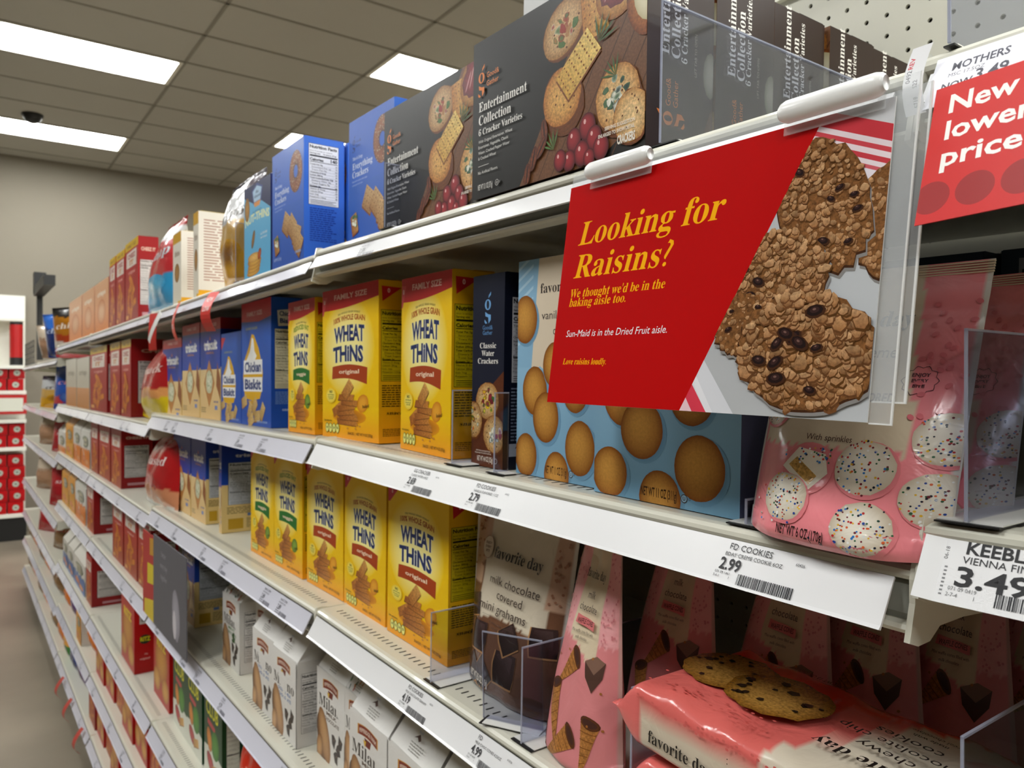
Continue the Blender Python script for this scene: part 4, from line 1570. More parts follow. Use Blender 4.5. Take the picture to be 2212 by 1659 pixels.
chip_bag('blue_curl', .22, .24, [(.16, '#2c4ca0'), (.34, '#c04048'), (1.1, '#2a5cb0')], 'curls', '#d89cae', 19, t=.09, emblem='#6a90d0')
chip_bag('red_bag', .20, .20, [(.5, '#a81c28'), (1.1, '#b82c34')], 'snacks', '#e0c8c8', 21)
chip_bag('clear_bag', .18, .24, [(.3, '#a88264'), (.6, '#b59074'), (1.1, '#c8b8a4')], 'bread', '#a87a5c', 22, t=.1)
chip_bag('coral_bag', .19, .16, [(.4, '#d8401c'), (1.1, '#d93a1c')], 'cookies', '#e8b49c', 25, t=.07, emblem='#c82c14')
chip_bag('orange_bag', .17, .17, [(.8, '#d8780c'), (1.1, '#c8641c')], 'puffs', '#e8a03c', 27, t=.09)
chip_bag('purple_bag', .19, .19, [(.5, '#5c2c74'), (1.1, '#8a6a98')], 'bites', '#c8b8d0', 29, t=.08)
chip_bag('navy_bag', .18, .19, [(.6, '#1c3f86'), (1.1, '#c8c4cc')], 'bites', '#c8d0e0', 31, t=.08)
chip_bag('wheat_loaf', .19, .17, [(.6, '#8a6a44'), (1.1, '#b09470')], 'buns', '#b83c30', 33, t=.10)
chip_bag('green_bag', .17, .18, [(.4, '#3c8c3c'), (.7, '#e0a03c'), (1.1, '#d8d0c4')], 'mix', '#e8e4d8', 35, t=.08)


# ------------------------------------------------------------------ room shell
def structure(o):
    o['kind'] = 'structure'
    return o


def floor_mat():
    m, nt, p = new_mat('polished_concrete')
    tc = N(nt, 'ShaderNodeTexCoord')
    n1 = N(nt, 'ShaderNodeTexNoise')
    n1.inputs['Scale'].default_value = 1.1
    n1.inputs['Detail'].default_value = 8
    nt.links.new(tc.outputs['Object'], n1.inputs['Vector'])
    cr = N(nt, 'ShaderNodeValToRGB')
    cr.color_ramp.elements[0].position = .3
    cr.color_ramp.elements[0].color = lin('#6a6255', 1)
    cr.color_ramp.elements[1].position = .75
    cr.color_ramp.elements[1].color = lin('#978c7a', 1)
    nt.links.new(n1.outputs[0], cr.inputs[0])
    nt.links.new(cr.outputs[0], p.inputs['Base Color'])
    p.inputs['Roughness'].default_value = 0.32
    return m


structure(MB().box(-10.2, -6, -.05, 4, 8, 0).build('floor', floor_mat()))
structure(MB().box(-10.1, -6, 0, -9.9, 8, CEIL + .02).build('wall_back', WALLM))
structure(MB().box(-10.1, 3.9, 0, 4, 4.1, CEIL + .02).build('wall_far_side', WALLM))
structure(MB().box(-10.1, -6.2, 0, 4, -6, CEIL + .02).build('wall_near_side', WALLM))
structure(MB().box(-8.2, -2.3, 0, 4, -1.75, 2.0).build('unseen_gondola_block', plain('opposite_shelving', '#4f463d', .7)))  # unseen block for the opposite gondola, added and darkened to cut bounce light
structure(MB().box(4, -6.2, 0, 4.2, 4.1, CEIL + .02).build('wall_front', WALLM))

PX, PY = .565, 1.219
X0, Y0 = -6.25, .217
lights = set()
for m_ in range(-1, 5):
    lights.add((-1 + 4 * m_, 0))
    for r_ in (-2, 2):
        lights.add((1 + 4 * m_, r_))
slab = structure(MB().box(-10.2, -6, CEIL + .03, 4, 8, CEIL + .09).build('ceiling', CEILM))
tile_me = None
runner = MB()
for r_ in range(-6, 4):
    y = Y0 + r_ * PY
    runner.box(-9.9, y - .012, CEIL - .004, 4, y + .012, CEIL + .012)
for c_ in range(-7, 19):
    x = X0 + c_ * PX
    runner.box(x - .010, -6, CEIL - .004, x + .010, 4, CEIL + .012)
ro = runner.build('ceiling_grid', TBAR, slab)
tb = MB().box(.012, .012, 0, PX - .012, PY - .012, .012)
tile_me = mesh('board', tb.v, tb.f, CEILM)
big = MB()
for r_ in range(-6, 4):
    for c_ in range(-7, 18):
        if (c_, r_) in lights:
            continue
        x, y = X0 + c_ * PX, Y0 + r_ * PY
        if c_ < 10 and 0 <= r_ < 4:
            link('ceiling_tile', tile_me, slab, (x, y, CEIL))
        else:
            big.box(x + .012, y + .012, CEIL, x + PX - .012, y + PY - .012, CEIL + .012)
bo = big.build('ceiling_boards', CEILM, slab)
bo['kind'] = 'stuff'

# recessed lights
lf = MB()
lf.box(.01, .01, -.006, PX - .01, .04, .02)
lf.box(.01, PY - .04, -.006, PX - .01, PY - .01, .02)
lf.box(.01, .04, -.006, .03, PY - .04, .02)
lf.box(PX - .03, .04, -.006, PX - .01, PY - .04, .02)
lf_me = mesh('light_frame', lf.v, lf.f, FIXW)
ld = MB()
a, b = .03, PX - .03
for s_ in (0, 1):
    xs = [a + (b - a) * .5 * (i / 6 + s_) for i in range(7)]
    zs = [.004 + .022 * math.sin(math.pi * i / 6) for i in range(7)]
    for i in range(6):
        k = len(ld.v)
        ld.v += [(xs[i], .04, zs[i]), (xs[i + 1], .04, zs[i + 1]), (xs[i + 1], PY - .04, zs[i + 1]), (xs[i], PY - .04, zs[i])]
        ld.f.append((k, k + 1, k + 2, k + 3))
ld_me = mesh('light_lens', ld.v, ld.f, LAMPM)
lb = MB()
lb.box(PX * .5 - .03, .04, -.004, PX * .5 + .03, PY - .04, .012)
for i in range(5):
    y = .2 + i * (PY - .4) / 4
    lb.box(PX * .5 - .055, y - .008, -.006, PX * .5 + .055, y + .008, .010)
lb_me = mesh('light_spine', lb.v, lb.f, LAMPB)
LL = {(-1, 0): 'recessed fluorescent light above the aisle, the whole panel showing over the far shelves', (-5, 0): 'recessed fluorescent light nearest the end wall beside the dark camera dome',
      (1, 2): 'recessed fluorescent light above the gondola, just over the tall black cracker boxes', (-3, 2): 'small-looking recessed light close to the end wall above the blue cracker boxes'}
for (c_, r_) in sorted(lights):
    t = link('ceiling_light', None, None, (X0 + c_ * PX, Y0 + r_ * PY, CEIL))
    tag(t, LL.get((c_, r_), 'recessed fluorescent light in the store ceiling outside the aisle view'), 'light', 'recessed ceiling lights')
    link('light_frame', lf_me, t)
    link('diffuser', ld_me, t)
    link('baffle', lb_me, t)
# camera dome
t = link('security_camera_dome', None, None, (-8.29, .58, CEIL - .002))
t.scale = (.68, .68, .68)
tag(t, 'black dome camera hanging from the ceiling beside a light', 'camera')
v, f = [], []
n = 18
for j in range(7):
    a = j / 6 * math.pi / 2
    for i in range(n):
        v.append((.115 * math.cos(a) * math.cos(6.2832 * i / n), .115 * math.cos(a) * math.sin(6.2832 * i / n), -.02 - .10 * math.sin(a)))
for j in range(6):
    for i in range(n):
        f.append((j * n + i, j * n + (i + 1) % n, (j + 1) * n + (i + 1) % n, (j + 1) * n + i))
link('dome', mesh('dome', v, f, BLACK, smooth=True), t)
v = [(.13 * math.cos(6.2832 * i / n), .13 * math.sin(6.2832 * i / n), z) for z in (0, -.022) for i in range(n)]
link('base_ring', mesh('dome_ring', v, [(i, (i + 1) % n, n + (i + 1) % n, n + i) for i in range(n)] + [tuple(range(n)), tuple(range(n, 2 * n))], BLACK), t)


# ------------------------------------------------------------------ shelving
DZ = {1: .2, 2: -.087, 3: -.350, 4: -.633, 5: -.956, 6: -1.19, 7: -1.45}


def level(bay, lv):
    if bay == 0:
        return EYE + {1: .1874, 2: -.079, 3: -.38}[lv]
    if bay == 1:
        return EYE + {1: .205, 2: -.0845, 3: -.348, 4: -.630}[lv]
    z = DZ[lv]
    if bay >= 5:
        return EYE + {1: .134, 2: -.165, 3: -.42, 4: -.75, 5: -1.0, 6: -1.22, 7: -1.45}[lv]
    if bay >= 3:
        z = {1: .2, 2: -.115, 3: -.371, 4: -.635}.get(lv, z)
    return EYE + z


def bay_of(x):
    for k in range(7):
        if x > XB[k + 1]:
            return k
    return 6


def deck_z(x, lv):
    k = bay_of(x)
    z = level(k, lv)
    return z - math.tan(TILT) * (x - XB[2]) if k == 1 else z


PROF = [(.452, 0), (.008, 0), (.003, -.0010), (.0005, -.0035), (0, -.0065), (.0012, -.009), (.007, -.0105), (.007, -.035), (.001, -.036), (-.0005, -.0385), (.001, -.041), (.013, -.042), (.013, -.030), (.04, -.0285), (.452, -.0285)]
SV = .0318


def strip_pt(x, y, l):
    return (x, -.017 + .015 * y / SV - .88 * (l + .0007), -.037 + .028 * y / SV + .47 * (l + .0007))


GEN = []
for sd in range(3):
    A = Art()
    R = random.Random(sd)
    A.text(['GG CRACKER', 'SNACK CRKR', 'COOKIES'][sd], .006, .0245, .0036, '#4a4a50', 'n', 'l')
    A.text(['ORIGINAL 9OZ', 'REDUCED FAT 8OZ', 'ASSORTED 7OZ'][sd], .005, .0200, .0024, '#5a5a60', 'n', 'l')
    A.text(['3.59', '2.89', '4.29'][sd], .005, .0100, .0080, '#3c3c42', 'n', 'l', sx=.85)
    small_print(A, .004, .003, .020, .009, 2, '#7a7a80', sd)
    barcode(A, .022, .0025, .032, .0065, sd, '#5c5c64')
    GEN.append(A.build('generic_label', strip_pt, PAPER))


def tag_label(fd, sub, price, code='071 09 1461', num='60426', s=1.0, loc_='3-6-1'):
    A = Art()
    A.text(fd, .003, .0255, .0044, '#4d4d50', 'n', 'l', sx=.98)
    A.text(sub, .001, .0205, .0027, '#4d4d50', 'n', 'l', sx=.98)
    A.text(price, -.001, .0105, .0083, '#4a4a4d', 'b', 'l', sx=.86)
    A.text(code, -.003, .0070, .0018, '#4d4d50', 'n', 'l')
    A.text(loc_, -.0035, .0042, .0018, '#4d4d50', 'n', 'l')
    A.text('1', .0095, .0042, .0018, '#4d4d50', 'n', 'l')
    barcode(A, .0165, .0018, .043, .0078, 4)
    A.text(num, .056, .0245, .0019, '#4d4d50', 'n', 'l')
    return A.build('label_' + price, strip_pt, PAPER)


SLOTS = {}


def slot_mesh(L, rows):
    k = (round(L, 3), rows)
    if k not in SLOTS:
        m = MB()
        for r in range(rows):
            y = .021 + r * .127
            x = .03
            while x < L - .03:
                m.v += [(x, y, .0003), (x + .0024, y, .0003), (x + .0024, y + .0105, .0003), (x, y + .0105, .0003)]
                q = len(m.v) - 4
                m.f.append((q, q + 1, q + 2, q + 3))
                x += .0127
        SLOTS[k] = mesh('slots', m.v, m.f, SLOT)
    return SLOTS[k]


def shelf(bay, lv, labels=(), tilt=0.0):
    xl, L = XB[bay + 1], XB[bay] - XB[bay + 1]
    z = level(bay, lv)
    root = link('store_shelf', None, None, (xl, YF, z), (0, TILT if bay == 1 else tilt, 0))
    nth = {0: 'of the raised bay', 1: 'of the nearest sunken bay', 2: 'of the second bay', 3: 'of the third bay', 4: 'of the fourth bay', 5: 'of the fifth bay', 6: 'of the endmost bay'}[bay]
    lvn = {1: 'topmost', 2: 'second from the top', 3: 'third from the top', 4: 'fourth from the top', 5: 'fifth from the top', 6: 'second lowest', 7: 'lowest base'}[lv]
    tag(root, 'cream shelf with white price strip, %s %s' % (lvn, nth), 'shelf', 'gondola shelves')
    MB().prism_x(PROF, .0035, L - .0035).build('deck', CREAM, root)
    if bay in (1, 2) and lv > 1 or (bay == 3 and lv in (4, 5)) or (bay == 0 and lv == 2):
        s = link('slot_row', slot_mesh(L, 2), root)
        s['kind'] = 'stuff'
    e = .012
    st = MB().prism_x([(-.0015, -.0125), (-.0125, -.0300), (-.0142, -.0315), (-.0122, -.0322), (-.0112, -.0308), (-.0005, -.0130)] if lv == 1 else [(-.0015, -.0085), (-.0160, -.0350), (-.0182, -.0370), (-.0158, -.0378), (-.0146, -.0360), (-.0005, -.0095)], .008, L - e)
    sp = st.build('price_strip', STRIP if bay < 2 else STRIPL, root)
    MB().prism_x([(.0065, -.0108), (.0066, -.0345), (.0040, -.0300), (.0040, -.0130)], .006, L - .006).build('channel', CHANNEL, root)
    bp = [(.001, .0022), (.008, .0030), (.020, .0010), (.446, .0010), (.446, -.075), (.30, -.060), (.06, -.040), (.030, -.040), (.018, -.047), (.004, -.0475), (-.006, -.044), (-.0045, -.038), (-.0008, -.022), (-.0015, -.008)]
    MB().prism_x(bp, 0, .0035).build('end_bracket', CREAM, root)
    MB().prism_x(bp, L - .0035, L).build('end_bracket', CREAM, root)
    for x, me in labels:
        link('price_label', me, sp, (x, 0, 0))
    return root


def gen(bay, seed, n):
    R = random.Random(seed)
    L = XB[bay] - XB[bay + 1]
    return [(.05 + (L - .14) * (i + R.uniform(.1, .8)) / n, GEN[R.randrange(3)]) for i in range(n)]


x1 = XB[2]
L299 = tag_label('FD COOKIES', 'BDAY CREME COOKIE 6OZ', '2.99')
L279 = tag_label('FD COOKIES', 'VANILLA FLAVORED 11OZ', '2.79', '071 09 1442', '60402')
L269 = tag_label('GG CRACKER', 'CLASSIC WATER 4.4OZ', '2.69', '071 09 0327', '60118')
L419 = tag_label('FD COOKIES', 'MILK CHOCOLATE GRAHAM', '4.19', '071 09 0388', '60224')
L499 = tag_label('FD', 'MILK CHOC CONES 4.23OZ', '4.99', '071 09 0652', 'ACK26')
for bay in range(7):
    for lv in range(1, 8):
        if bay == 0 and lv > 3 or bay == 1 and lv > 4:
            continue
        lab = []
        if bay == 1:
            if lv == 2:
                lab = [(X(1562, .44) - x1, L299), (X(1018, .44) - x1, L279), (X(884, .44) - x1, L269)]
            elif lv == 3:
                lab = [(X(872, .44) - x1, L419), (X(1022, .44) - x1, L499)]
            elif lv == 1:
                lab = [(X(775, .44) - x1, GEN[0])]
            else:
                lab = gen(1, 44, 4)
        elif bay == 2:
            lab = gen(2, lv, 5)
            if lv == 3:
                lab.append((.99, GEN[1]))
        elif bay > 2 and bay < 6:
            lab = gen(bay, bay * 10 + lv, 4)
        shelf(bay, lv, lab)

# back panels, uprights, kick plates
for bay in range(7):
    xl, xr = XB[bay + 1], XB[bay]
    root = link('gondola_bay', None, None, (xl, YF, 0))
    tag(root, ['cream perforated back panel standing behind the raised bay of cookies', 'cream pegboard back panel with round holes behind the black cracker boxes', 'second gondola bay, behind the blue family size cracker boxes', 'third gondola bay, behind the red cheese cracker boxes', 'fourth gondola bay, where the acrylic-fronted orange boxes stand', 'fifth gondola bay, where the first dark chip bags lean', 'endmost gondola bay, by the wire basket of chip bags'][bay], 'shelving', 'gondola bays')
    L = xr - xl
    H_ = EYE + .515
    if bay == 1:
        # perforated sheet: one-inch grid of real holes, anchored where the photograph shows them
        P_, r = .0254, .0030
        ax, az = -.4853 - xl, 2.012
        v, f, k = [], [], 8
        i0, i1, j0, j1 = -11, 9, -33, 4
        for i in range(i0, i1 + 1):
            for j in range(j0, j1 + 1):
                cx, cz = ax + i * P_, az + j * P_
                b_ = len(v)
                for q in range(k):
                    t_ = 6.2832 * q / k
                    c, s_ = math.cos(t_), math.sin(t_)
                    m_ = max(abs(c), abs(s_))
                    v.append((cx + P_ / 2 * c / m_, 0, cz + P_ / 2 * s_ / m_))
                    v.append((cx + r * c, 0, cz + r * s_))
                    v.append((cx + r * c, .004, cz + r * s_))
                for q in range(k):
                    p_ = (q + 1) % k
                    f.append((b_ + 3 * q, b_ + 3 * p_, b_ + 3 * p_ + 1, b_ + 3 * q + 1))
                    f.append((b_ + 3 * q + 1, b_ + 3 * p_ + 1, b_ + 3 * p_ + 2, b_ + 3 * q + 2))

        xa, xb = ax + (i0 - .5) * P_, ax + (i1 + .5) * P_
        za, zb = az + (j0 - .5) * P_, az + (j1 + .5) * P_
        m = MB()
        m.v, m.f, m.m = v, f, [0] * len(f)
        for x_0, z_0, x_1, z_1 in ((0, .1, xa, H_), (xb, .1, L, H_), (xa, .1, xb, za), (xa, zb, xb, H_)):
            q = len(m.v)
            m.v += [(x_0, 0, z_0), (x_1, 0, z_0), (x_1, 0, z_1), (x_0, 0, z_1)]
            m.f.append((q, q + 1, q + 2, q + 3))
            m.m.append(0)
        pb = m.build('back_panel', PEG, root)
        pb.location = (0, .459, 0)
        pb.rotation_euler = (0, 0, 0)
        MB().box(0, .468, .1, L, .472, H_).build('hole_shade_sheet', DARK, root)  # dark sheet added behind the holes, its colour standing for their shade
        MB().box(.001, .450, H_ - .0, L - .001, .474, H_ + .026).build('top_rail', CREAM, root)
    else:
        MB().box(0, .459, .1, L, .466, H_).build('back_panel', PEG, root)
        MB().box(.001, .450, H_, L - .001, .474, H_ + .026).build('top_rail', CREAM, root)
    MB().box(.0005, .447, 0, .022, .475, H_).build('upright', CREAM, root)
    kp = MB().box(xl, YF + .03, 0, xr, YF + .045, .118).build('kick_plate', GREYB)
    tag(kp, 'dark kick plate at floor level of the %s gondola bay' % ['first raised', 'nearest sunken', 'second', 'third', 'fourth', 'fifth', 'endmost'][bay], 'kick plate', 'gondola kick plates')


# ------------------------------------------------------------------ clear dividers
DIVN = 0


def divider(x, lv, L=.30, h=.115, y0=YF + .004, label='', rz=0.0, z=None, base=.034):
    k = bay_of(x)
    zz = deck_z(x, lv) if z is None else z
    r = link('shelf_divider', None, None, (x, y0, zz + .0006), (0, TILT if k == 1 else 0, rz))
    tag(r, label, 'divider', 'clear shelf dividers')
    MB().box(-.001, .0010, .0022, .001, L, h - .001).build('panel', ACRYL, r)
    e = MB()
    e.box(-.0009, 0, .0022, .0009, .0008, h)
    e.box(-.0009, 0, h - .0010, .0009, L, h + .0004)
    e.build('polished_edge', ACRYLE, r)
    MB().prism_y([(-base * .5, .0010), (base * .5, .0010), (base * .5, .0018), (.0016, .0024), (-.0016, .0024), (-base * .5, .0018)], .004, L).build('base_flange', WHITEP, r)
    MB().box(-base * .5, .0, .0001, base * .5, L, .0011).build('magnet_strip', BLACK, r)
    return r


# ------------------------------------------------------------------ goods
NEXT = {(237, 1): 250, (251, 1): 270, (271, 1): 299, (150, 1): 177, (178, 1): 204, (205, 1): 235, (195, 2): 231, (238, 2): 260, (262, 2): 283,
        (143, 2): 165, (166, 2): 193, (240, 3): 262, (214, 3): 238, (197, 3): 212, (127, 3): 142, (143, 3): 159, (160, 3): 175, (176, 3): 195,
        (298, 4): 326, (268, 4): 296, (243, 4): 266, (135, 4): 149, (150, 4): 163, (164, 4): 186, (137, 5): 147, (148, 5): 159, (160, 5): 184,
        (352, 2): 393, (394, 2): 432, (433, 2): 477, (375, 3): 412, (413, 3): 445, (293, 1): 362, (276, 2): 342}


def put(key, name, px, lv, label, cat, group, Y=.49, rz=0.0, sc=(1, 1, 1), dx=0.0, dz=0.0, rx=0.0, x=None):
    """stand a package on a shelf with its -x front edge on the sight line of column px"""
    xx = X(px, Y) + dx if x is None else x
    if x is None and (px, lv) in NEXT:
        xx = X(px, Y)
        sc = ((X(NEXT[px, lv], Y) - xx - .004) / KINDS[key][1], sc[1], sc[2])
    if KINDS[key][0][0][0] == 'pouch' and name == 'snack_bag' and x is None and px < 140:
        rz, sc = .55, (sc[0] * .86, sc[1], sc[2])
    k = bay_of(xx + .03)
    return place(key, name, xx, Y, deck_z(xx, lv) + .0008 + dz, label, cat, group, rz, TILT if k == 1 else 0.0, rx, sc)


BX, BG = 'cracker_box', 'snack_bag'
# --- topmost shelf
G = 'black cracker cartons on the top shelf'
xA = -.6955
put('entertainment', BX, 0, 1, 'black carton of assorted crackers with wooden board picture, large and whole on the top shelf', 'box', G, .451, x=xA)
put('entertainment', BX, 0, 1, 'black cracker carton half hidden between its larger twin and the blue box', 'box', G, .474, x=xA - .2575)
for k, t in enumerate(('second black cracker carton in the row, seen through the clear divider behind the foremost', 'third black cracker carton in the row behind the divider, brown spine with white lettering', 'fourth black cracker carton back from the shelf edge, its spine partly above the divider', 'black cracker carton deepest in the row against the pegboard')):
    o = put('entertainment', BX, 0, 1, t, 'box', G, .451 + .0835 * (k + 1) + .002 * k, x=xA + (.001, -.002, .0015, -.001)[k])
put('everything', BX, 752, 1, 'blue everything cracker carton beside the black boxes, standing behind a clear divider', 'box', 'blue cracker cartons on the top shelf', .500)
put('everything', BX, 592, 1, 'blue everything cracker carton showing its white nutrition panel on the top shelf', 'box', 'blue cracker cartons on the top shelf', .458, x=-1.358)
put('everything', BX, 592, 1, 'blue cracker carton mostly hidden behind the one with the nutrition panel', 'box', 'blue cracker cartons on the top shelf', .532, x=-1.352)
put('nut_thins', BX, 528, 1, 'light blue nut cracker carton with navy top and stacked rounds', 'box', None, .462)
put('gold_chips', BG, 455, 1, 'silver and gold crisps bag curling forward at its purple top', 'bag', None, .455, dx=-.02, sc=(1.15, 1, 1))
put('slim_white', BX, 418, 1, 'slim white cracker carton with printed side, next to the gold crisps bag', 'box', 'slim white cartons on the top shelf', .47, sc=(.40, 2.4, 1.10), dx=.0)
put('slim_white', BX, 374, 1, 'slim white cracker carton with yellow top, next to the blue and red bag', 'box', 'slim white cartons on the top shelf', .47, sc=(.75, 3.0, 1.0))
put('blue_snack', BG, 293, 1, 'red, white and sky blue snack bag leaning on the top shelf', 'bag', None, .452, sc=(1.6, 1, 1.0))
G = 'red and yellow cracker cartons on the top shelf'
for px, t, s in ((271, 'red family size cracker carton with yellow band, tallest of its trio on the top shelf', 1.0), (251, 'red family size cracker carton in the middle of its trio on the top shelf', .97), (237, 'red family size cracker carton at the dim end of its trio, by the orange boxes', .97)):
    put('cheese_family', BX, px, 1, t, 'box', G, .47, sc=(1.25, 1.0, s))
put('cheese_family', BX, 271, 1, 'red cracker carton behind the sky blue snack bag, its side panel up', 'box', G, .55, sc=(1.4, 3.0, 1.02), dx=.05)
G = 'orange cartons behind clear acrylic'
for px, t in ((205, 'orange cracker carton with grey side panel next to the red family boxes'), (178, 'orange and white cracker carton behind a short acrylic divider'), (150, 'orange cracker carton next to the dark chip bags')):
    put('orange_box', BX, px, 1, t, 'box', G, .47, sc=(1.9, 1.6, 1.18))
put('brown_chips', BG, 135, 1, 'dark brown chips bag slumped beside the orange cartons', 'bag', None, .46, rx=-.1, sc=(2.0, 1, .95))
put('brown_chips', BG, 108, 1, 'brown and black tortilla chips bag with white and red label', 'bag', None, .44, rx=.16, rz=-.1, sc=(1.8, 1, 1.1))
put('navy_chips', BG, 92, 1, 'navy blue chips bag tilted outward in the wire basket', 'bag', None, .42, rx=.22, rz=-.1, sc=(1.9, 1, 1.0))
put('clear_bag', BG, 76, 1, 'brown see-through chips bag hanging out past the gondola end', 'bag', None, .40, rx=.30, rz=-.1, sc=(2.0, 1, .85))
# pale carton behind the black boxes
place('pale_box', BX, X(1127, .60), .60, deck_z(-.75, 1) + .10, 'pale glossy carton showing only a corner behind the big black cracker box', 'box', None, 0, TILT, 0, (1.2, 1, 1.75))
place('dark_box', 'riser', X(1127, .60), .60, deck_z(-.75, 1) + .001, 'dark carton the pale one stands on, behind the big black cracker box', 'box', None, 0, TILT, 0, (1.6, 1, .455))

# --- second shelf
G = 'yellow wheat cracker boxes on the second shelf'
put('wheat_family', BX, 865, 2, 'yellow family size wheat cracker box beside the slim navy carton', 'box', G, .49, rz=-.06, sc=(.96, 1, 1))
put('wheat_family', BX, 697, 2, 'yellow family size wheat cracker box squarely facing the aisle, middle of its three', 'box', G, .482, rz=.02, sc=(1.30, 1, 1.02))
put('wheat_green_family', BX, 623, 2, 'yellow family size wheat cracker box with green banner beside the blue chicken boxes', 'box', G, .482)
put('wheat_family', BX, 865, 2, 'yellow wheat cracker box deeper on the shelf behind the one by the navy carton', 'box', G, .556, x=-.935, sc=(.96, 1, .985))
put('navy', BX, 1018, 2, 'slim navy water cracker carton with topped crackers on a wooden board', 'box', None, .480)
G = 'light blue wafer cookie boxes on the second shelf'
put('blue_cookie', 'cookie_box', 0, 2, 'light blue wafer cookie box mostly under the big hanging sign, its dark blue side showing', 'box', G, .470, x=-.5215, sc=(1.0, .95, 1))
put('blue_cookie', 'cookie_box', 0, 2, 'light blue wafer cookie box with cream label, between navy carton and its twin', 'box', G, .482, x=-.6575, sc=(.84, 1, 1.02))
G = 'pink birthday cookie pouches'
place('sprinkle_pouch', 'cookie_pouch', -.342, .432, deck_z(-.336, 2) + .001, 'pink and cream pouch of sprinkled cookies, whole, hanging over the shelf edge', 'pouch', G, 0, TILT, 0, (1.05, 1, .94))
place('sprinkle_pouch', 'cookie_pouch', -.318, .500, deck_z(-.26, 2) + .002, 'pink sprinkled cookie pouch behind the clear divider', 'pouch', G, .02, 0, 0, (.9, 1, .92))
for k in range(4):
    place('dark_box', 'carton', -.56 + .09 * k, .70 + .02 * (k % 2), deck_z(-.4, 2) - .001, ['dim slate blue carton deep on the shelf behind the hanging sign', 'dim slate carton second from the pegboard hole column', 'dark slate carton with small white word, behind the pink pouch', 'dark slate carton with nutrition panel behind the pink pouches'][k], 'box', 'dark cartons deep on the second shelf', 0, TILT)
G = 'blue chicken cracker boxes'
put('chicken_family', BX, 522, 2, 'blue family size chicken cracker box with red top, taller of the two', 'box', G, .487)
put('chicken', BX, 478, 2, 'smaller blue chicken cracker box with no red top band', 'box', G, .49)
G = 'blue and tan woven cracker boxes, family size'
for px, t in ((433, 'tall blue and tan woven wheat box beside the smaller chicken cracker box'), (394, 'tall blue and tan woven wheat box in the middle of three under the red ribbons'), (352, 'tall blue and tan woven wheat box beside the red and yellow snack bag')):
    put('triscuit_family', BX, px, 2, t, 'box', G, .49, sc=(1.02, 1.2, 1))
put('toasted', BG, 276, 2, 'red and yellow toasted snack bag slouching beside the woven wheat boxes', 'bag', None, .455, sc=(1.85, 1, 1.0))
G = 'red cheese cracker boxes on the second shelf'
for px, t in ((262, 'red cheese cracker box touching the red and yellow bag, second shelf'), (238, 'red cheese cracker box in the middle of three on the second shelf'), (195, 'bright red cheese cracker box at the bay joint beside the grey and orange carton')):
    put('cheese_family', BX, px, 2, t, 'box', G, .47, sc=(1.5 if px < 200 else 1.25, 1.0 if px < 250 else 3.5, .98), dx=.05 if px < 200 else 0)
put('grey_box', BX, 143, 2, 'grey and orange crisp carton beside the bright red cracker box, second shelf', 'box', 'grey crisp cartons', .47, sc=(2.2, 1.5, 1.22))
put('grey_box', BX, 166, 2, 'grey crisp carton with plain side panel, second shelf third bay', 'box', 'grey crisp cartons', .47, sc=(1.8, 2.0, 1.2))
put('blue_curl', BG, 100, 2, 'blue and red curls bag with white print, second shelf', 'bag', None, .44, sc=(2.2, 1, 1.1))
put('gold_chips', BG, 76, 2, 'gold and brown chips bag drooping below the wire basket', 'bag', None, .43, sc=(2.4, 1, .9))

# --- third shelf
G = 'yellow wheat cracker boxes on the third shelf'
put('wheat', BX, 836, 3, 'yellow wheat cracker box nearest the brown graham pouch', 'box', G, .497, sc=(1.10, 1, 1.0))
put('wheat', BX, 743, 3, 'yellow wheat cracker box in the middle of three with brown banners', 'box', G, .500, sc=(.96, 1, 1.0))
put('wheat', BX, 663, 3, 'yellow wheat cracker box with brown banner beside the green bannered pair', 'box', G, .502, sc=(1.04, 1, 1.02))
put('wheat_green', BX, 592, 3, 'yellow wheat cracker box with green banner beside the brown bannered trio', 'box', G, .50, sc=(1.05, 1, 1))
put('wheat_green', BX, 542, 3, 'yellow wheat cracker box with green banner next to the tan box side', 'box', G, .50)
G = 'blue and tan woven cracker boxes on the third shelf'
put('triscuit', BX, 473, 3, 'blue and tan woven cracker box turned to show its nutrition side', 'box', G, .50, sc=(.15, 2.0, 1), dx=.0)
put('triscuit', BX, 413, 3, 'blue and tan woven cracker box, middle of the trio on the third shelf', 'box', G, .50, sc=(1.0, 1.1, 1))
put('triscuit', BX, 375, 3, 'blue and tan woven cracker box beside the red toasted chips bag', 'box', G, .50, sc=(1.15, 1, 1))
put('graham_pouch', 'cookie_pouch', 985, 3, 'brown and cream pouch of chocolate covered mini grahams', 'pouch', None, .488, x=-.793, sc=(.93, 1, 1))
G = 'pink waffle cone pouches on the third shelf'
put('cone_pouch', 'cookie_pouch', 1135, 3, 'pink waffle cone pouch, foremost and brightest, beside the graham pouch', 'pouch', G, .462, x=-.609, rz=-.04, sc=(.86, 1, 1))
put('cone_pouch', 'cookie_pouch', 1325, 3, 'pink waffle cone pouch standing second, behind the foremost one', 'pouch', G, .555, x=-.594, rz=.10, sc=(.92, 1, 1))
for k, t in enumerate(('shadowed pink cone pouch third in the row', 'shadowed pink cone pouch fourth in the row', 'dim cone pouch fifth in the row, above the red tray', 'dim cone pouch deepest in the row near the pegboard')):
    put('cone_pouch', 'cookie_pouch', 0, 3, t, 'pouch', G, .60 + .045 * k, x=-.50 + .055 * k, rz=.05 * (k % 2), sc=(.95, 1, 1))
G = 'red wrapped cookie trays'
zt = deck_z(-.46, 3) + .003
place('cookie_tray', 'cookie_tray', -.470, .452, zt + .001, 'red wrapped chewy cookie tray at the bottom of the pile', 'tray', G, .02, TILT)
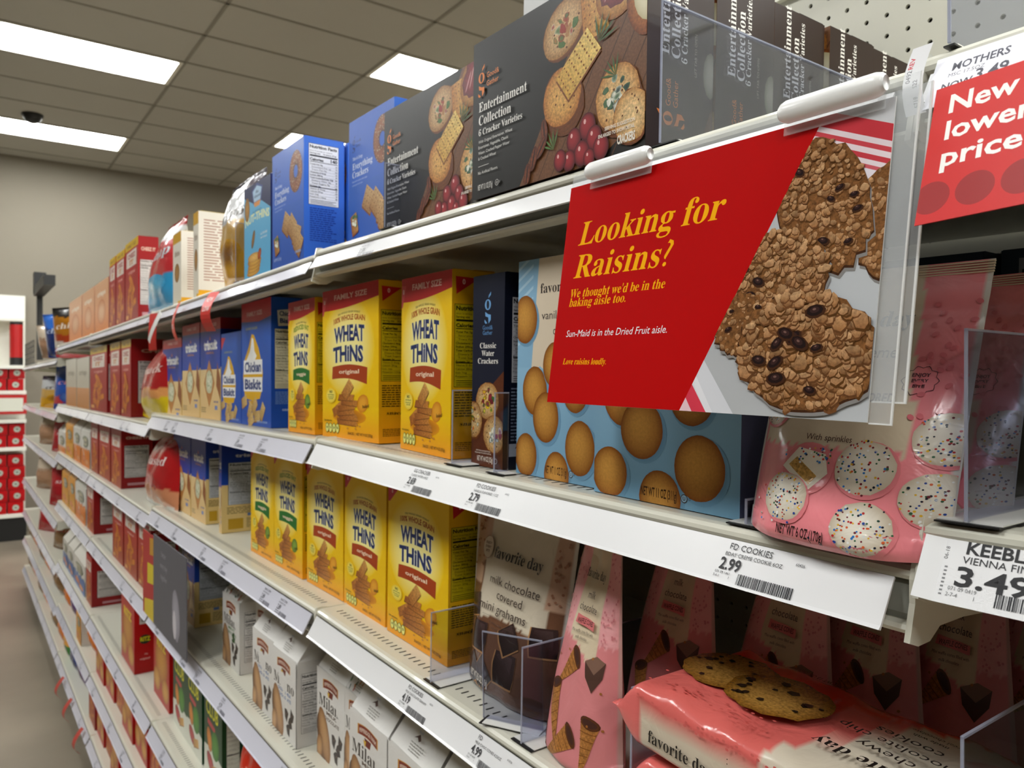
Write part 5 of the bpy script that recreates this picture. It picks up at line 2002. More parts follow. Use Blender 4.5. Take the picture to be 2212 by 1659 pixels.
place('cookie_tray', 'cookie_tray', -.478, .450, zt + .062, 'red and coral wrapped chewy cookie tray on top of the pile', 'tray', G, -.03, TILT + .02)
place('cookie_tray', 'cookie_tray', -.185, .470, zt + .028, 'red wrapped cookie tray behind the clear divider in the next bay', 'tray', G, .0, 0, 0, (1, 1, 1))
put('toasted_white', BG, 287, 3, 'red and silver toasted chips bag beside the woven cracker boxes, third shelf', 'bag', 'red toasted chips bags', .45, sc=(1.9, 1, 1))
put('toasted_white', BG, 268, 3, 'red toasted chips bag half behind its neighbour, third shelf', 'bag', 'red toasted chips bags', .55, sc=(1.5, 1, .95), dx=.12)
G = 'red cartons on the third shelf'
for px, t in ((240, 'red carton with blue snack picture beside the toasted chips bags, third shelf'), (214, 'red carton with grey nutrition side, third shelf'), (197, 'narrow red and green carton by the bay joint, third shelf')):
    put('cheese_tall', BX, px, 3, t, 'box', G, .47, sc=(1.1, 1.7, 1.04))
G = 'white and orange folded snack bags on the third shelf'
for px, t in ((176, 'white and orange folded snack bag beside the bay joint, third shelf'), (160, 'white and orange folded snack bag, second from the bay joint'), (143, 'yellow and orange folded snack bag, third from the bay joint'), (127, 'orange folded snack bag at the far end of its row')):
    put('gold_yellow' if px == 143 else 'gold_orange', BG, px, 3, t, 'bag', G, .47, sc=(1.9, 1, 1.12))
put('red_bag', BG, 100, 3, 'dark red snack bag under the endmost shelves, third shelf', 'bag', None, .45, sc=(2.0, 1, .9))
put('clear_bag', BG, 70, 3, 'pale brown bread bag hanging at the gondola end', 'bag', None, .43, sc=(1.5, 1, .85))

# --- fourth shelf
G = 'white gabled cookie bags on the fourth shelf'
rows = [(975, .475, 'milano_milk', 'white gabled cookie bag under the 4.19 tag, only its folded top seen'), (880, .475, 'milano_milk', 'white gabled cookie bag top beneath the price strip, second of the near row'),
        (800, .478, 'milano_milk', 'white gabled cookie bag reading milk chocolate, cut by the picture edge'), (722, .478, 'milano_milk', 'white gabled cookie bag with brown milk chocolate words beside the leafy bag'),
        (688, .50, 'milano_mint', 'white gabled cookie bag with green leaf print tucked between two plain ones'),
        (655, .53, 'milano_milk', 'white gabled cookie bag with large biscuit picture behind the double milk one')]
for px, Y, key, t in rows[:4]:
    pass
xm = X(590, .478)
put('milano_double', 'cookie_bag', 590, 4, 'white gabled double milk cookie bag showing its nutrition side', 'bag', G, .478)
put('milano_double', 'cookie_bag', 0, 4, 'white gabled double milk cookie bag just behind the bay joint', 'bag', G, .482, x=xm - .128)
put('milano_milk', 'cookie_bag', 0, 4, 'white gabled milk chocolate bag partly hidden behind the double milk one', 'bag', G, .505, x=xm + .150, sc=(.95, 1, 1))
put('milano_mint', 'cookie_bag', 0, 4, 'white gabled bag with green leaves and red berries between plain ones', 'bag', G, .505, x=xm + .262, sc=(.60, 1, 1))
put('milano_milk', 'cookie_bag', 0, 4, 'white gabled milk chocolate bag in front, beside the leafy one', 'bag', G, .480, x=xm + .338)
put('milano_milk', 'cookie_bag', 0, 4, 'white gabled milk chocolate bag cut off by the price strip below the wheat boxes', 'bag', G, .480, x=xm + .464)
put('milano_milk', 'cookie_bag', 0, 4, 'white gabled bag under the 4.19 price tag, mostly folded top', 'bag', G, .480, x=xm + .590)
put('milano_mint', 'cookie_bag', 483, 4, 'white gabled mint cookie bag with green leaf, standing alone by the tan box', 'bag', G, .50, sc=(1.05, 1.1, 1.05))
put('milano_mint', 'cookie_bag', 0, 4, 'white gabled mint cookie bag second from the tan box', 'bag', G, .535, x=xm - .29, sc=(1, 1, 1.05))
put('triscuit', BX, 393, 4, 'tan and blue woven cracker box turned sideways beside the dark grey sign', 'box', None, .50, sc=(.95, 1.6, 1.05))
G = 'red cartons on the fourth shelf'
for px, t in ((298, 'red carton with vegetable picture behind the yellow price flag'), (268, 'red carton with green picture, middle of its pair on the fourth shelf'), (243, 'red carton with green picture beside the dark gap, fourth shelf')):
    put('cheese_tall', BX, px, 4, t, 'box', G, .47, sc=(1.15, 1.3, 1.1))
put('cheese_tall', BX, 188, 4, 'dark red carton with silver nutrition side by the bay joint, fourth shelf', 'box', None, .47, sc=(1.2, 4.0, 1.05))
G = 'yellow folded snack bags on the fourth shelf'
for px, t in ((164, 'orange and white folded bag beside the dark red carton, fourth shelf'), (150, 'yellow folded snack bag, second in its row, fourth shelf'), (135, 'yellow folded snack bag, third in its row, fourth shelf')):
    put('gold_orange' if px == 164 else 'gold_yellow', BG, px, 4, t, 'bag', G, .47, sc=(2.0, 1, 1.15))
put('red_bag', BG, 95, 4, 'red snack bag with white letters past the bay joint, fourth shelf', 'bag', None, .44, sc=(2.4, 1, 1.2))
put('clear_bag', BG, 64, 4, 'pale brown bread bag low at the gondola end', 'bag', None, .43, sc=(1.5, 1, .9))

# --- fifth shelf
G = 'green club cracker boxes'
for px, t in ((441, 'green and white cracker box nearest the orange-red bags'), (403, 'green and white cracker box, second of three'), (374, 'green and white cracker box beside the red and gold box')):
    put('club', BX, px, 5, t, 'box', G, .50, sc=(1.15, 1, 1.05))
put('club', BX, 480, 5, 'green cracker box pushed back behind the orange-red bags', 'box', G, .58, sc=(1.2, 1, 1.05))
put('ritz', BX, 262, 5, 'red and gold round cracker box with barcode on its narrow side', 'box', 'red round cracker boxes', .475, sc=(1.25, 1, 1.03))
put('ritz_small', BX, 332, 5, 'red and gold round cracker box deeper on the shelf beside the green ones', 'box', 'red round cracker boxes', .50, sc=(1.4, 1, 1.1))
G = 'orange-red cookie bags on the fifth shelf'
for k, (px, Y, t) in enumerate(((500, .50, 'orange-red crinkled cookie bag beside the green boxes'), (535, .47, 'orange-red crinkled cookie bag at the shelf edge'), (570, .50, 'orange-red crinkled cookie bag under the white gabled bags'), (560, .56, 'orange-red cookie bag at the back of its heap'))):
    put('coral_bag', BG, px, 5, t, 'bag', G, Y, sc=(.9, 1, 1.15), rx=.1)
put('cheese_tall', BX, 186, 5, 'brown and red carton with grey nutrition side on the fifth shelf', 'box', None, .47, sc=(1.0, 3.5, 1.05))
G = 'rainbow striped white bags on the fifth shelf'
for px, t in ((160, 'white bag with rainbow stripe beside the brown and red carton'), (148, 'white bag with rainbow stripe, second in its row'), (137, 'white bag with rainbow stripe, third in its row')):
    put('rainbow_bag', BG, px, 5, t, 'bag', G, .47, sc=(1.8, 1, 1.1))
put('wheat_loaf', BG, 98, 5, 'brown loaf bag with red label, fifth shelf', 'bag', None, .44, sc=(2.2, 1, 1.1))
put('red_bag', BG, 72, 5, 'dark red bag at the gondola end, fifth shelf', 'bag', None, .43, sc=(2.2, 1, 1.0))

# --- sixth and base shelf: filled rows
ORD = ['first', 'second', 'third', 'fourth', 'fifth', 'sixth', 'seventh', 'eighth', 'ninth', 'tenth', 'eleventh', 'twelfth']


def fill(lv, x0, x1, items, where, group, Y=.472, gap=.012):
    """a row of packages side by side towards +x; items: (key, words, x scale, z scale, depth scale)"""
    x, i = x0, 0
    while True:
        key, words, sx_, sz_, sy_ = items[i % len(items)]
        w = KINDS[key][1] * sx_
        if x + w > x1:
            break
        nm_ = BX if KINDS[key][0][0][0] == 'carton' else BG
        put(key, nm_, 0, lv, '%s, %s of its row %s' % (words, ORD[i], where), 'box' if nm_ == BX else 'bag', group, Y + .006 * (i % 3), x=x, sc=(sx_, sy_, sz_))
        x += w + gap
        i += 1


fill(6, X(212, .48), X(425, .48), [('ritz_small', 'red and gold round cracker box', 1.3, .98, 1.3), ('ritz', 'large red and gold round cracker box', 1.0, .92, 1.2), ('cheese_tall', 'red cracker carton with orange squares', 1.15, .95, 1.4)], 'low under the green boxes', 'red cartons on the sixth shelf')
fill(6, XB[5] + .02, X(205, .48), [('orange_bag', 'orange puffs bag', 1.2, 1.0, 1), ('purple_bag', 'purple snack bag', 1.1, .95, 1), ('navy_bag', 'navy snack bag', 1.2, 1.0, 1), ('gold_yellow', 'yellow folded bag', 1.3, .95, 1)], 'on the sixth shelf, third bay on', 'bags on the sixth shelf', .462)
fill(6, XB[7] + .05, XB[5] - .02, [('wheat_loaf', 'brown loaf bag', 1.6, .95, 1), ('orange_bag', 'orange puffs bag', 1.7, .95, 1), ('navy_bag', 'blue bag', 1.6, .9, 1)], 'on the sixth shelf, end bays', 'bags on the sixth shelf', .46)
fill(7, X(196, .48), X(330, .48), [('cheese_tall', 'red cracker carton with orange squares', 1.1, 1.0, 2.0), ('ritz_small', 'red and gold round cracker box', 1.2, .95, 1.6)], 'on the base shelf', 'red cartons on the base shelf')
fill(7, XB[5] + .02, X(190, .48), [('green_bag', 'white, orange and green bag', 1.3, 1.05, 1), ('navy_bag', 'navy and white bag', 1.2, 1.0, 1), ('purple_bag', 'purple bag', 1.1, 1.05, 1)], 'on the base shelf, third bay on', 'bags on the base shelf', .458)
fill(7, XB[7] + .05, XB[5] - .02, [('wheat_loaf', 'brown bun bag', 1.6, 1.0, 1), ('orange_bag', 'bright orange puffs bag', 1.6, 1.05, 1), ('clear_bag', 'pale brown bread bag', 1.5, .85, 1)], 'on the base shelf, end bays', 'bags on the base shelf', .455)
fill(5, XB[4] + .9, X(181, .48), [('orange_bag', 'orange puffs bag', 1.1, 1.1, 1), ('rainbow_bag', 'white rainbow striped bag', 1.3, 1.05, 1)], 'beside the brown and red carton', 'small bags on the fifth shelf') if False else None

# --- dividers
divider(-.4265, 1, .32, .115, label='clear divider beside the big black cracker carton, top shelf')
divider(-.905, 1, .10, .085, label='short clear divider in front of the blue everything cracker carton', y0=.4515)
divider(X(526, .47), 1, .20, .12, label='clear divider between gold crisps bag and light blue carton')
divider(X(973, .455) + .004, 2, .22, .085, label='clear divider between the yellow wheat box and the navy carton')
divider(X(1068, .455), 2, .018, .085, label='clear divider in front of the navy carton', base=.03)
divider(X(1612, .455), 2, .28, .02, label='clear divider with black magnet foot between light blue box and pink pouch')
divider(X(2088, .45), 2, .26, .108, label='bluish clear divider in front of the second pink pouch', y0=.449)
divider(X(942, .462), 3, .25, .085, label='clear divider between the yellow wheat box and the graham pouch')
divider(X(1044, .455), 3, .070, .095, label='clear slanted guard in front of the graham pouch', base=.02, rz=-1.1, y0=.455)
divider(-.6115, 3, .25, .098, label='clear divider between the graham pouch and the pink cone pouch', rz=.0)
divider(X(1360, .452), 3, .14, .112, label='clear divider at the crimped end of the red cookie trays', y0=.452, base=.012)
divider(-.2285 + .03, 3, .40, .172, label='tall dark bluish divider beside the end of the red cookie trays', y0=.452, z=deck_z(-.24, 3), base=.012)
divider(X(2085, .47), 1, .22, .13, label='bluish clear divider on the top shelf in front of bare pegboard', y0=.45, base=.006)


# ------------------------------------------------------------------ hanging signs
def frame_at(BL, BR, TL):
    o = Vector(BL)
    ux = (Vector(BR) - o).normalized()
    uz = Vector(TL) - o
    uz = (uz - ux * uz.dot(ux)).normalized()
    uy = uz.cross(ux)
    M = Matrix((ux, uy, uz)).transposed().to_4x4()
    M.translation = o
    return M


SW, SH = .279, .183
sign = link('aisle_sign', None)
sign.matrix_world = frame_at((-.504, .4016, 1.604), (-.225, .4016, 1.5984), (-.5007, .425, 1.785))
tag(sign, 'big red and photo sign asking about raisins, clipped under the top shelf', 'sign')
B = (0, 0, SW, SH)
A = Art()
A.poly([(0, 0), (.520 * SW, 0), (.843 * SW, SH), (0, SH)], '#be0000')


def edge_x(y):
    return (.520 + .323 * y / SH) * SW


def in_photo(pts):
    """keep the part of a shape on the photo side of the slanted edge and inside the sheet"""
    pts = clip_poly(pts, *B)
    o = []
    if len(pts) < 3:
        return []
    g = lambda p: p[0] - edge_x(p[1])
    for i in range(len(pts)):
        a, b = pts[i - 1], pts[i]
        ga, gb = g(a), g(b)
        if (ga < 0) != (gb < 0):
            t = ga / (ga - gb)
            o.append((a[0] + (b[0] - a[0]) * t, a[1] + (b[1] - a[1]) * t))
        if gb >= 0:
            o.append(b)
    return o


def ph(pts, c, a=0.0):
    q = in_photo(pts)
    if len(q) > 2:
        A.poly(q, c, a)


A.grad([(.520 * SW, 0), (SW, 0), (SW, SH), (.843 * SW, SH)], ['#b4b6b8', '#c4c6c8', '#d2d3d6', '#c9cbce'])
# striped cloth at the corners, plate rim
for k, (o_, c) in enumerate(((0, '#c8434c'), (.010, '#e7d9de'), (.0135, '#cf525b'), (.0165, '#ecdde2'), (.020, '#cc4a54'), (.0232, '#ecdfe4'), (.0262, '#d46a74'), (.0285, '#e9e2ea'))):
    ph([(.22, .193 - o_), (.30, .158 - o_), (.30, .100), (.22, .100)], c)
ph([(.225, .158), (.285, .118), (.285, .113), (.225, .153)], '#cf5a66')
ph([(.225, .152), (.285, .111), (.285, 0), (.225, 0)], '#c3c6c9')
ph([(.140, .0), (.190, 0), (.150, .050), (.140, .05)], '#d9dadf')
ph([(.1415, .0), (.168, .0), (.148, .026)], '#d8475a')
ph([(.1415, .0), (.156, .0), (.146, .014)], '#e9c9d0')
ph([(.168, .0), (.1735, .0), (.150, .034), (.147, .030)], '#e6e6ea')
R = random.Random(21)


def oat_cookie(cx, cy, rx, ry, rot, seed, n=300, lo='#6f4a2a'):
    """a photographed oatmeal cookie as print: shadow, body, then overlapping flakes and raisins"""
    R = random.Random(seed)
    cr, sr = math.cos(rot), math.sin(rot)

    def E(q, t, dx=0, dy=0):
        ex, ey = rx * q * math.cos(t), ry * q * math.sin(t)
        return (cx + dx + ex * cr - ey * sr, cy + dy + ex * sr + ey * cr)
    w = [1 + .045 * R.uniform(-1, 1) + .03 * math.sin(3 * i + seed) for i in range(40)]
    for s_, c in ((1.0, '#8f8c89'),):
        ph([E(s_ * w[i], 6.2832 * i / 40, .0010, -.0030) for i in range(40)], c)
    ph([E(w[i], 6.2832 * i / 40, 0, -.0010) for i in range(40)], '#4c2f1a', .5)
    ph([E(.985 * w[i], 6.2832 * i / 40) for i in range(40)], '#8a6038', .9)
    fl = []
    for i in range(n):
        t, q = R.uniform(0, 6.2832), R.random() ** .5 * .95
        fl.append((E(q, t), q, t))
    fl.sort(key=lambda e: -e[0][1] + R.uniform(-.004, .004))
    fl.reverse()
    tones = ['#b58356', '#c08f62', '#c99a6d', '#a87a4e', '#b98655', '#d0a67a', '#9c7046', '#c4956a', '#8f6640']
    for (x, y), q, t in fl:
        s_ = rx * R.uniform(.03, .10) * (1 if R.random() < .8 else 1.35)
        g = R.uniform(0, 3.14)
        k = 7
        el = R.uniform(.55, .9)
        P = []
        for j in range(k):
            a_ = 6.2832 * j / k
            rr = s_ * R.uniform(.8, 1.15)
            px_, py_ = rr * math.cos(a_), rr * el * math.sin(a_)
            P.append((px_ * math.cos(g) - py_ * math.sin(g), px_ * math.sin(g) + py_ * math.cos(g)))
        ph([(x + a_ * 1.12 + s_ * .06, y + b_ * 1.12 - s_ * .20) for a_, b_ in P], R.choice([lo, '#7a5230', '#65431f']), .4)
        c0 = lin(R.choice(tones), .6)
        c1 = mixc(c0, lin('#e0bf96', .85), .38)
        c2_ = mixc(c0, lin('#6b4628', .6), .40)
        pts = in_photo([(x + a_, y + b_) for a_, b_ in P])
        if len(pts) > 2:
            ys = [p[1] for p in pts]
            lo_, hi_ = min(ys), max(ys)
            A.add(pts, [tuple(range(len(pts)))], [mixc(c2_, c1, (p[1] - lo_) / max(hi_ - lo_, 1e-6)) for p in pts])
            A.l -= .72
    for i in range(max(3, n // 45)):
        t, q = R.uniform(0, 6.2832), R.random() ** .5 * .75
        x, y = E(q, t)
        s_ = rx * R.uniform(.07, .12)
        g = R.uniform(-.6, .9)
        for k_, c, dx, dy in ((1.3, '#4a2c18', .0003, -.0005), (1.0, '#2a1a17', 0, 0), (.6, '#412a26', -.0002, .0004), (.22, '#7d5f56', -.0004, .0008)):
            ph([(x + dx + s_ * k_ * math.cos(a_) * math.cos(g) - s_ * k_ * .6 * math.sin(a_) * math.sin(g), y + dy + s_ * k_ * math.cos(a_) * math.sin(g) + s_ * k_ * .6 * math.sin(a_) * math.cos(g)) for a_ in [6.2832 * j / 9 for j in range(9)]], c)
    A.l = math.ceil(A.l)


_l0 = A.l
oat_cookie(.282, .112, .022, .034, .1, 5, 110)
oat_cookie(.2395, .129, .0295, .0445, .42, 3, 330)
oat_cookie(.212, .088, .037, .0295, -.10, 7, 300)
oat_cookie(.190, .058, .022, .020, .1, 8, 70)
oat_cookie(.236, .0400, .0475, .0355, -.12, 11, 460)
Yl = '#f9b90c'
_k = min(1.0, 220 / max(A.l, 1))
A.v = [(x, y, _l0 + (l - _l0) * _k if l > _l0 else l) for x, y, l in A.v]
A.l = 4
A.text('Looking for', .0175, .1310, .0197, Yl, 'i', 'l', wide=.150)
A.text('Raisins?', .0160, .1035, .0197, Yl, 'i', 'l', wide=.108)
A.text("We thought we'd be in the", .0153, .0873, .0072, Yl, 'i', 'l', wide=.1045)
A.text('baking aisle too.', .0148, .0797, .0072, Yl, 'i', 'l', wide=.066)
A.text('Sun-Maid is in the Dried Fruit aisle.', .0152, .0545, .0056, '#f4f4f4', 'o', 'l', wide=.111)
A.text('Love raisins loudly.', .0148, .0318, .0050, Yl, 'i', 'l', wide=.052)
sheet = MB().box(0, .0001, 0, SW, .0007, SH).build('printed_sheet', WHITEP, sign)
link('sheet_marking', A.build('sign_print', lambda x, y, l: (x, -l, y), POSTER), sign)
MB().box(.0, .0011, .0, SW + .0125, .0016, SH + .011).box(SW - .012, .0022, .012, SW + .0185, .0027, SH + .004).build('clear_sleeve', SLEEVE, sign)
e_ = MB()
e_.box(SW + .0120, .0008, .0, SW + .0130, .0020, SH + .011)
e_.box(SW + .0002, .0008, -.0008, SW + .0130, .0020, .0)
e_.box(SW + .0178, .0018, .012, SW + .0190, .0030, SH + .004)
e_.box(SW + .0002, .0018, .0112, SW + .0190, .0030, .012)
e_.build('sleeve_edge', CLIPM, sign)
for xa, xb in ((.026, .097), (.208, .276)):
    m = MB()
    secs = [(xa, .55), (xa + .002, .82), (xa + .006, 1), (xb - .006, 1), (xb - .002, .85), (xb, .6)]
    K = 14
    for x_, k_ in secs:
        for q_ in range(K):
            a_ = 6.2832 * q_ / K
            m.v.append((x_, -.0062 + .0060 * k_ * math.cos(a_), SH + .0065 + .0074 * k_ * math.sin(a_)))
    for s_ in range(len(secs) - 1):
        for q_ in range(K):
            p_ = (q_ + 1) % K
            m.f.append((s_ * K + q_, s_ * K + p_, (s_ + 1) * K + p_, (s_ + 1) * K + q_))
    m.f += [tuple(range(K)), tuple(reversed(range(len(m.v) - K, len(m.v))))]
    m.m = [0] * len(m.f)
    m.build('grip_clip', CLIPM, sign, smooth=True)
    MB().box(xa + .001, -.0022, SH - .0065, xb - .002, -.0014, SH + .0030).build('clip_flap', SLEEVE, sign)

s2 = link('price_sign', None)
s2.matrix_world = frame_at((-.2005, .403, 1.7014), (-.0900, .3990, 1.7050), (-.2009, .43, 1.778))
tag(s2, 'bright red sign with white words new lower price hanging in the raised bay', 'sign')
MB().box(0, .0001, 0, .105, .0006, .0815).build('red_card', plain('red_card', '#c8201c', .45), s2)
A = Art()
A.rect(0, 0, .105, .0815, '#cb1c1a', '#d2241c')
for k in range(5):
    A.ell(.0065 + .0212 * k, .0145 + .0004 * k, .0093, .0093, '#a01818', n=30, box=(0, 0, .105, .0815))
A.text('New', .0085, .0640, .0110, '#f7f4f0', 'b', 'l', wide=.0335)
A.text('lower', .0085, .0480, .0110, '#f7f4f0', 'b', 'l', wide=.0415)
A.text('price', .0085, .0320, .0110, '#f7f4f0', 'b', 'l', wide=.0385)
link('sheet_marking', A.build('price_sign_print', lambda x, y, l: (x, -l, y), CARD), s2)

# paper tags slipped over the price strips of the raised bay
A = Art()
A.text('KEEBLER', .0215, .0262, .0062, '#3a3a3c', 'b', 'l', wide=.040)
A.text('VIENNA FINGERS', .0205, .0212, .0036, '#444447', 'n', 'l', wide=.046)
A.text('3.49', .0190, .0095, .0098, '#3a3a3c', 'b', 'l', wide=.036)
A.text('071 09 0419', .0165, .0068, .0020, '#8a8a8c', 'n', 'l')
A.text('2-7-4', .0160, .0036, .0020, '#8a8a8c', 'n', 'l')
A.text('1', .0300, .0036, .0020, '#8a8a8c', 'n', 'l')
barcode(A, .0400, .0025, .034, .0068, 9)
q = math.pi / 2
A.text('T9A61', .0050, .0020, .0020, '#5a5a5c', 'n', 'l', rot=q)
A.text('K0710UQ', .0065, .0110, .0022, '#5a5a5c', 'n', 'l', rot=q)
A.text('53.0"', .0105, .0120, .0020, '#5a5a5c', 'n', 'l', rot=q)
A.text('REV', .0095, .0240, .0022, '#d4303c', 'b', 'l', rot=q)
A.text('06-18', .0130, .0220, .0020, '#5a5a5c', 'n', 'l', rot=q)
small_print(A, .0125, .0030, .0140, .0190, 8, '#8a8a8c', 3)
zk = deck_z(-.21, 2)
tg = link('price_tag', None, None, (-.2135, YF - .0018, level(0, 2)))
tag(tg, 'white paper price tag reading vienna fingers on the raised shelf', 'price tag')
lp = lambda x, y, l: (x, -.020 + .017 * y / SV - .88 * (l + .0004), -.0385 + .0305 * y / SV + .47 * (l + .0004))
m = MB()
for i in range(9):
    x_ = .085 * i / 8
    cu = .003 * max(0, 1 - x_ / .012)
    m.v += [lp(x_, -.0005, -.0003 + cu), lp(x_, .0325, -.0003 + cu)]
for i in range(8):
    m.f.append((2 * i, 2 * i + 2, 2 * i + 3, 2 * i + 1))
m.m = [0] * 8
m.build('paper', plain('tag_paper', '#e9e9ea', .6), tg)
link('tag_lettering', A.build('tag_print', lp, PAPER), tg)
A = Art()
A.text('MOTHERS', .010, .0215, .0050, '#5c5c66', 'b', 'l', sx=.9)
A.text('MSC 17.5OZ', .009, .0175, .0024, '#74747c', 'n', 'l')
A.text('NOW', .007, .0095, .0042, '#5c5c66', 'b', 'l')
A.text('3.49', .0235, .0105, .0068, '#5c5c66', 'b', 'l')
small_print(A, .006, .003, .045, .008, 3, '#8a8a94', 4)
tg = link('price_tag', None, None, (-.2085, YF - .0018, level(0, 1)))
tag(tg, 'white paper tag reading now 3.49 above the red new lower price sign', 'price tag')
m = MB()
m.v = [lp(0, -.0005, 0), lp(.08, -.0005, 0), lp(.08, .0325, 0), lp(0, .0325, 0)]
m.f, m.m = [(0, 1, 2, 3)], [0]
m.build('paper', plain('tag_paper', '#dedee6', .5), tg)
link('tag_lettering', A.build('tag_print2', lp, PAPER), tg)
# folded tag end curling round the joint
A = Art()
A.text('0492', .004, .020, .0026, '#5a5a60', 'n', 'l', rot=q)
A.text('REV', .004, .028, .0026, '#d85a64', 'b', 'l', rot=q)
A.text('5718', .008, .004, .0024, '#5a5a60', 'n', 'l', rot=q)
A.text('S22', .008, .016, .0024, '#5a5a60', 'n', 'l', rot=q)
tg = link('price_tag', None, None, (-.2175, YF - .006, level(0, 1) - .040))
tag(tg, 'small folded paper tag curling at the joint beside the red sign', 'price tag')
bend = lambda x, y, l: (x - .004 * math.sin(3.1416 * y / .04), -.008 - .008 * (1 - y / .04) - l, y)
m = MB()
for j in range(7):
    m.v += [bend(0, .04 * j / 6, 0), bend(.011, .04 * j / 6, 0)]
for j in range(6):
    m.f.append((2 * j, 2 * j + 1, 2 * j + 3, 2 * j + 2))
m.m = [0] * 6
m.build('paper', plain('tag_paper', '#ececee', .6), tg)
link('tag_lettering', A.build('tag_print3', bend, PAPER), tg)

# stamp on the underside lip of the top shelf
A = Art()
A.text('FX-0008   04/01/22', 0, 0, .0060, '#4c4636', 'n', 'l', wide=.085)
lipo = [o for o in COL.objects if o.name.startswith('store_shelf') and abs(o.location.x - XB[2]) < .001 and abs(o.location.z - level(1, 1)) < .001][0]
link('stamped_lettering', A.build('stamp', lambda x, y, l: (.44 + x, .0165 + y, -.0425 + .012 - l if False else -.0301 - l), PAPER), lipo)

# red ribbons and flags hanging from the top strip
def ribbon(x, z, L, w, col, label, name, cat, bend=.03, yaw=0.0, words=None, grp=None):
    m = MB()
    n = 10
    for i in range(n + 1):
        t_ = i / n
        y = -.020 - bend * math.sin(2.4 * t_) + .4 * bend * t_
        for s_ in (0, 1):
            m.v.append((w * s_ + .006 * math.sin(3 * t_), y, -L * t_))
            m.v.append((w * s_ + .006 * math.sin(3 * t_), y + .0008, -L * t_))
    for i in range(n):
        b_ = 4 * i
        m.f += [(b_, b_ + 4, b_ + 6, b_ + 2), (b_ + 1, b_ + 3, b_ + 7, b_ + 5), (b_, b_ + 1, b_ + 5, b_ + 4), (b_ + 2, b_ + 6, b_ + 7, b_ + 3)]
    m.f += [(0, 2, 3, 1), (4 * n, 4 * n + 1, 4 * n + 3, 4 * n + 2)]
    m.m = [0] * len(m.f)
    o = m.build(name, plain(name + '_stock', col, .4), None)
    o.location = (x, YF, z)
    o.rotation_euler = (0, 0, yaw)
    tag(o, label, cat, grp)
    if words:
        A = Art()
        for k, t_ in enumerate(words):
            A.text(t_, w * .5, -.022 - .020 * k, .010, '#f2dcd8', 'b', wide=w * .7)

        def f_(x_, y_, l):
            t__ = -y_ / L
            return (x_ + .006 * math.sin(3 * t__), -.020 - bend * math.sin(2.4 * t__) + .4 * bend * t__ - l - .0003, y_)
        link('lettering', A.build('ribbon_print', f_, PAPER), o)
    return o


zt1 = level(2, 1) - .012
ribbon(X(452, .43), zt1, .082, .034, '#c83c34', 'curled red ribbon tag hanging over the third woven wheat box', 'hanging_tag', 'tag', .035, .3, ('NEW', 'LOW'), 'red ribbon tags under the top shelf')
ribbon(X(385, .43), zt1, .088, .045, '#d43a24', 'broad red ribbon tag hanging over the first woven wheat boxes', 'hanging_tag', 'tag', .020, -.1, ('NEW', 'LOW', 'PRICE'), 'red ribbon tags under the top shelf')
ribbon(X(322, .43), zt1, .100, .040, '#b83028', 'red ribbon tag behind the white flag by the bay joint', 'hanging_tag', 'tag', .01, .3, None, 'red ribbon tags under the top shelf')
ribbon(X(335, .42), zt1, .100, .016, '#e4e4e0', 'white flag folded edge-on below the top shelf beside a red ribbon', 'hanging_tag', 'tag', .01, .2)
COL.objects[-1].rotation_euler = (0, .75, .2)
# the dark grey flag with a white figure, and the yellow and red one beside it
xf = X(330, .44)
fl = link('shelf_flag', None, None, (-2.16, .417, level(2, 4) + .010), (0, 0, .0))
tag(fl, 'dark grey hanging flag with pale print in front of the tan cracker box', 'sign')
MB().box(0, 0, 0, .35, .002, .232).build('flag_card', plain('flag_grey', '#5c5b62', .5), fl)
A = Art()
for k in range(3):
    A.text(('better', 'every day', 'together')[k], .12, .190 - .028 * k, .014, '#a2a0aa', 'n', 'c')
A.ell(.25, .08, .036, .060, '#a9a7b2', '#8e8c98', .2, n=18, irr=.05)
A.ell(.235, .055, .018, .034, '#cfcbd2', rot=.1, n=12)
link('sheet_marking', A.build('flag_print', lambda x, y, l: (x, -l, y), CARD), fl)
fy = link('shelf_flag', None, None, (-2.312, .420, level(2, 4) + .006), (0, 0, .0))
tag(fy, 'red and yellow patched flag beside the dark grey one', 'sign')
MB().box(0, 0, 0, .147, .002, .225).build('flag_card', plain('flag_red', '#b0302c', .5), fy)
A = Art()
A.poly([(.02, .0), (.145, .0), (.145, .06), (.02, .04)], '#d8c01c')
A.poly([(.06, .09), (.145, .10), (.145, .15), (.06, .145)], '#dcc818')
A.poly([(.09, .17), (.145, .175), (.145, .22), (.09, .215)], '#c8982c')
link('sheet_marking', A.build('flag_print2', lambda x, y, l: (x, -l, y), CARD), fy)
# small red tags dangling by the base shelf
for px, zz, t_ in ((118, .24, 'small red tag dangling over the floor, highest of three'), (135, .215, 'small red tag dangling over the floor beside the green bag shelf'), (158, .19, 'small red tag dangling over the floor, nearest the picture edge')):
    ribbon(X(px + 16, .43), level(3, 7) + .0, .10, .03, '#b4473c', t_, 'hanging_tag', 'tag', .05, .2, None, 'small red tags by the base shelf')

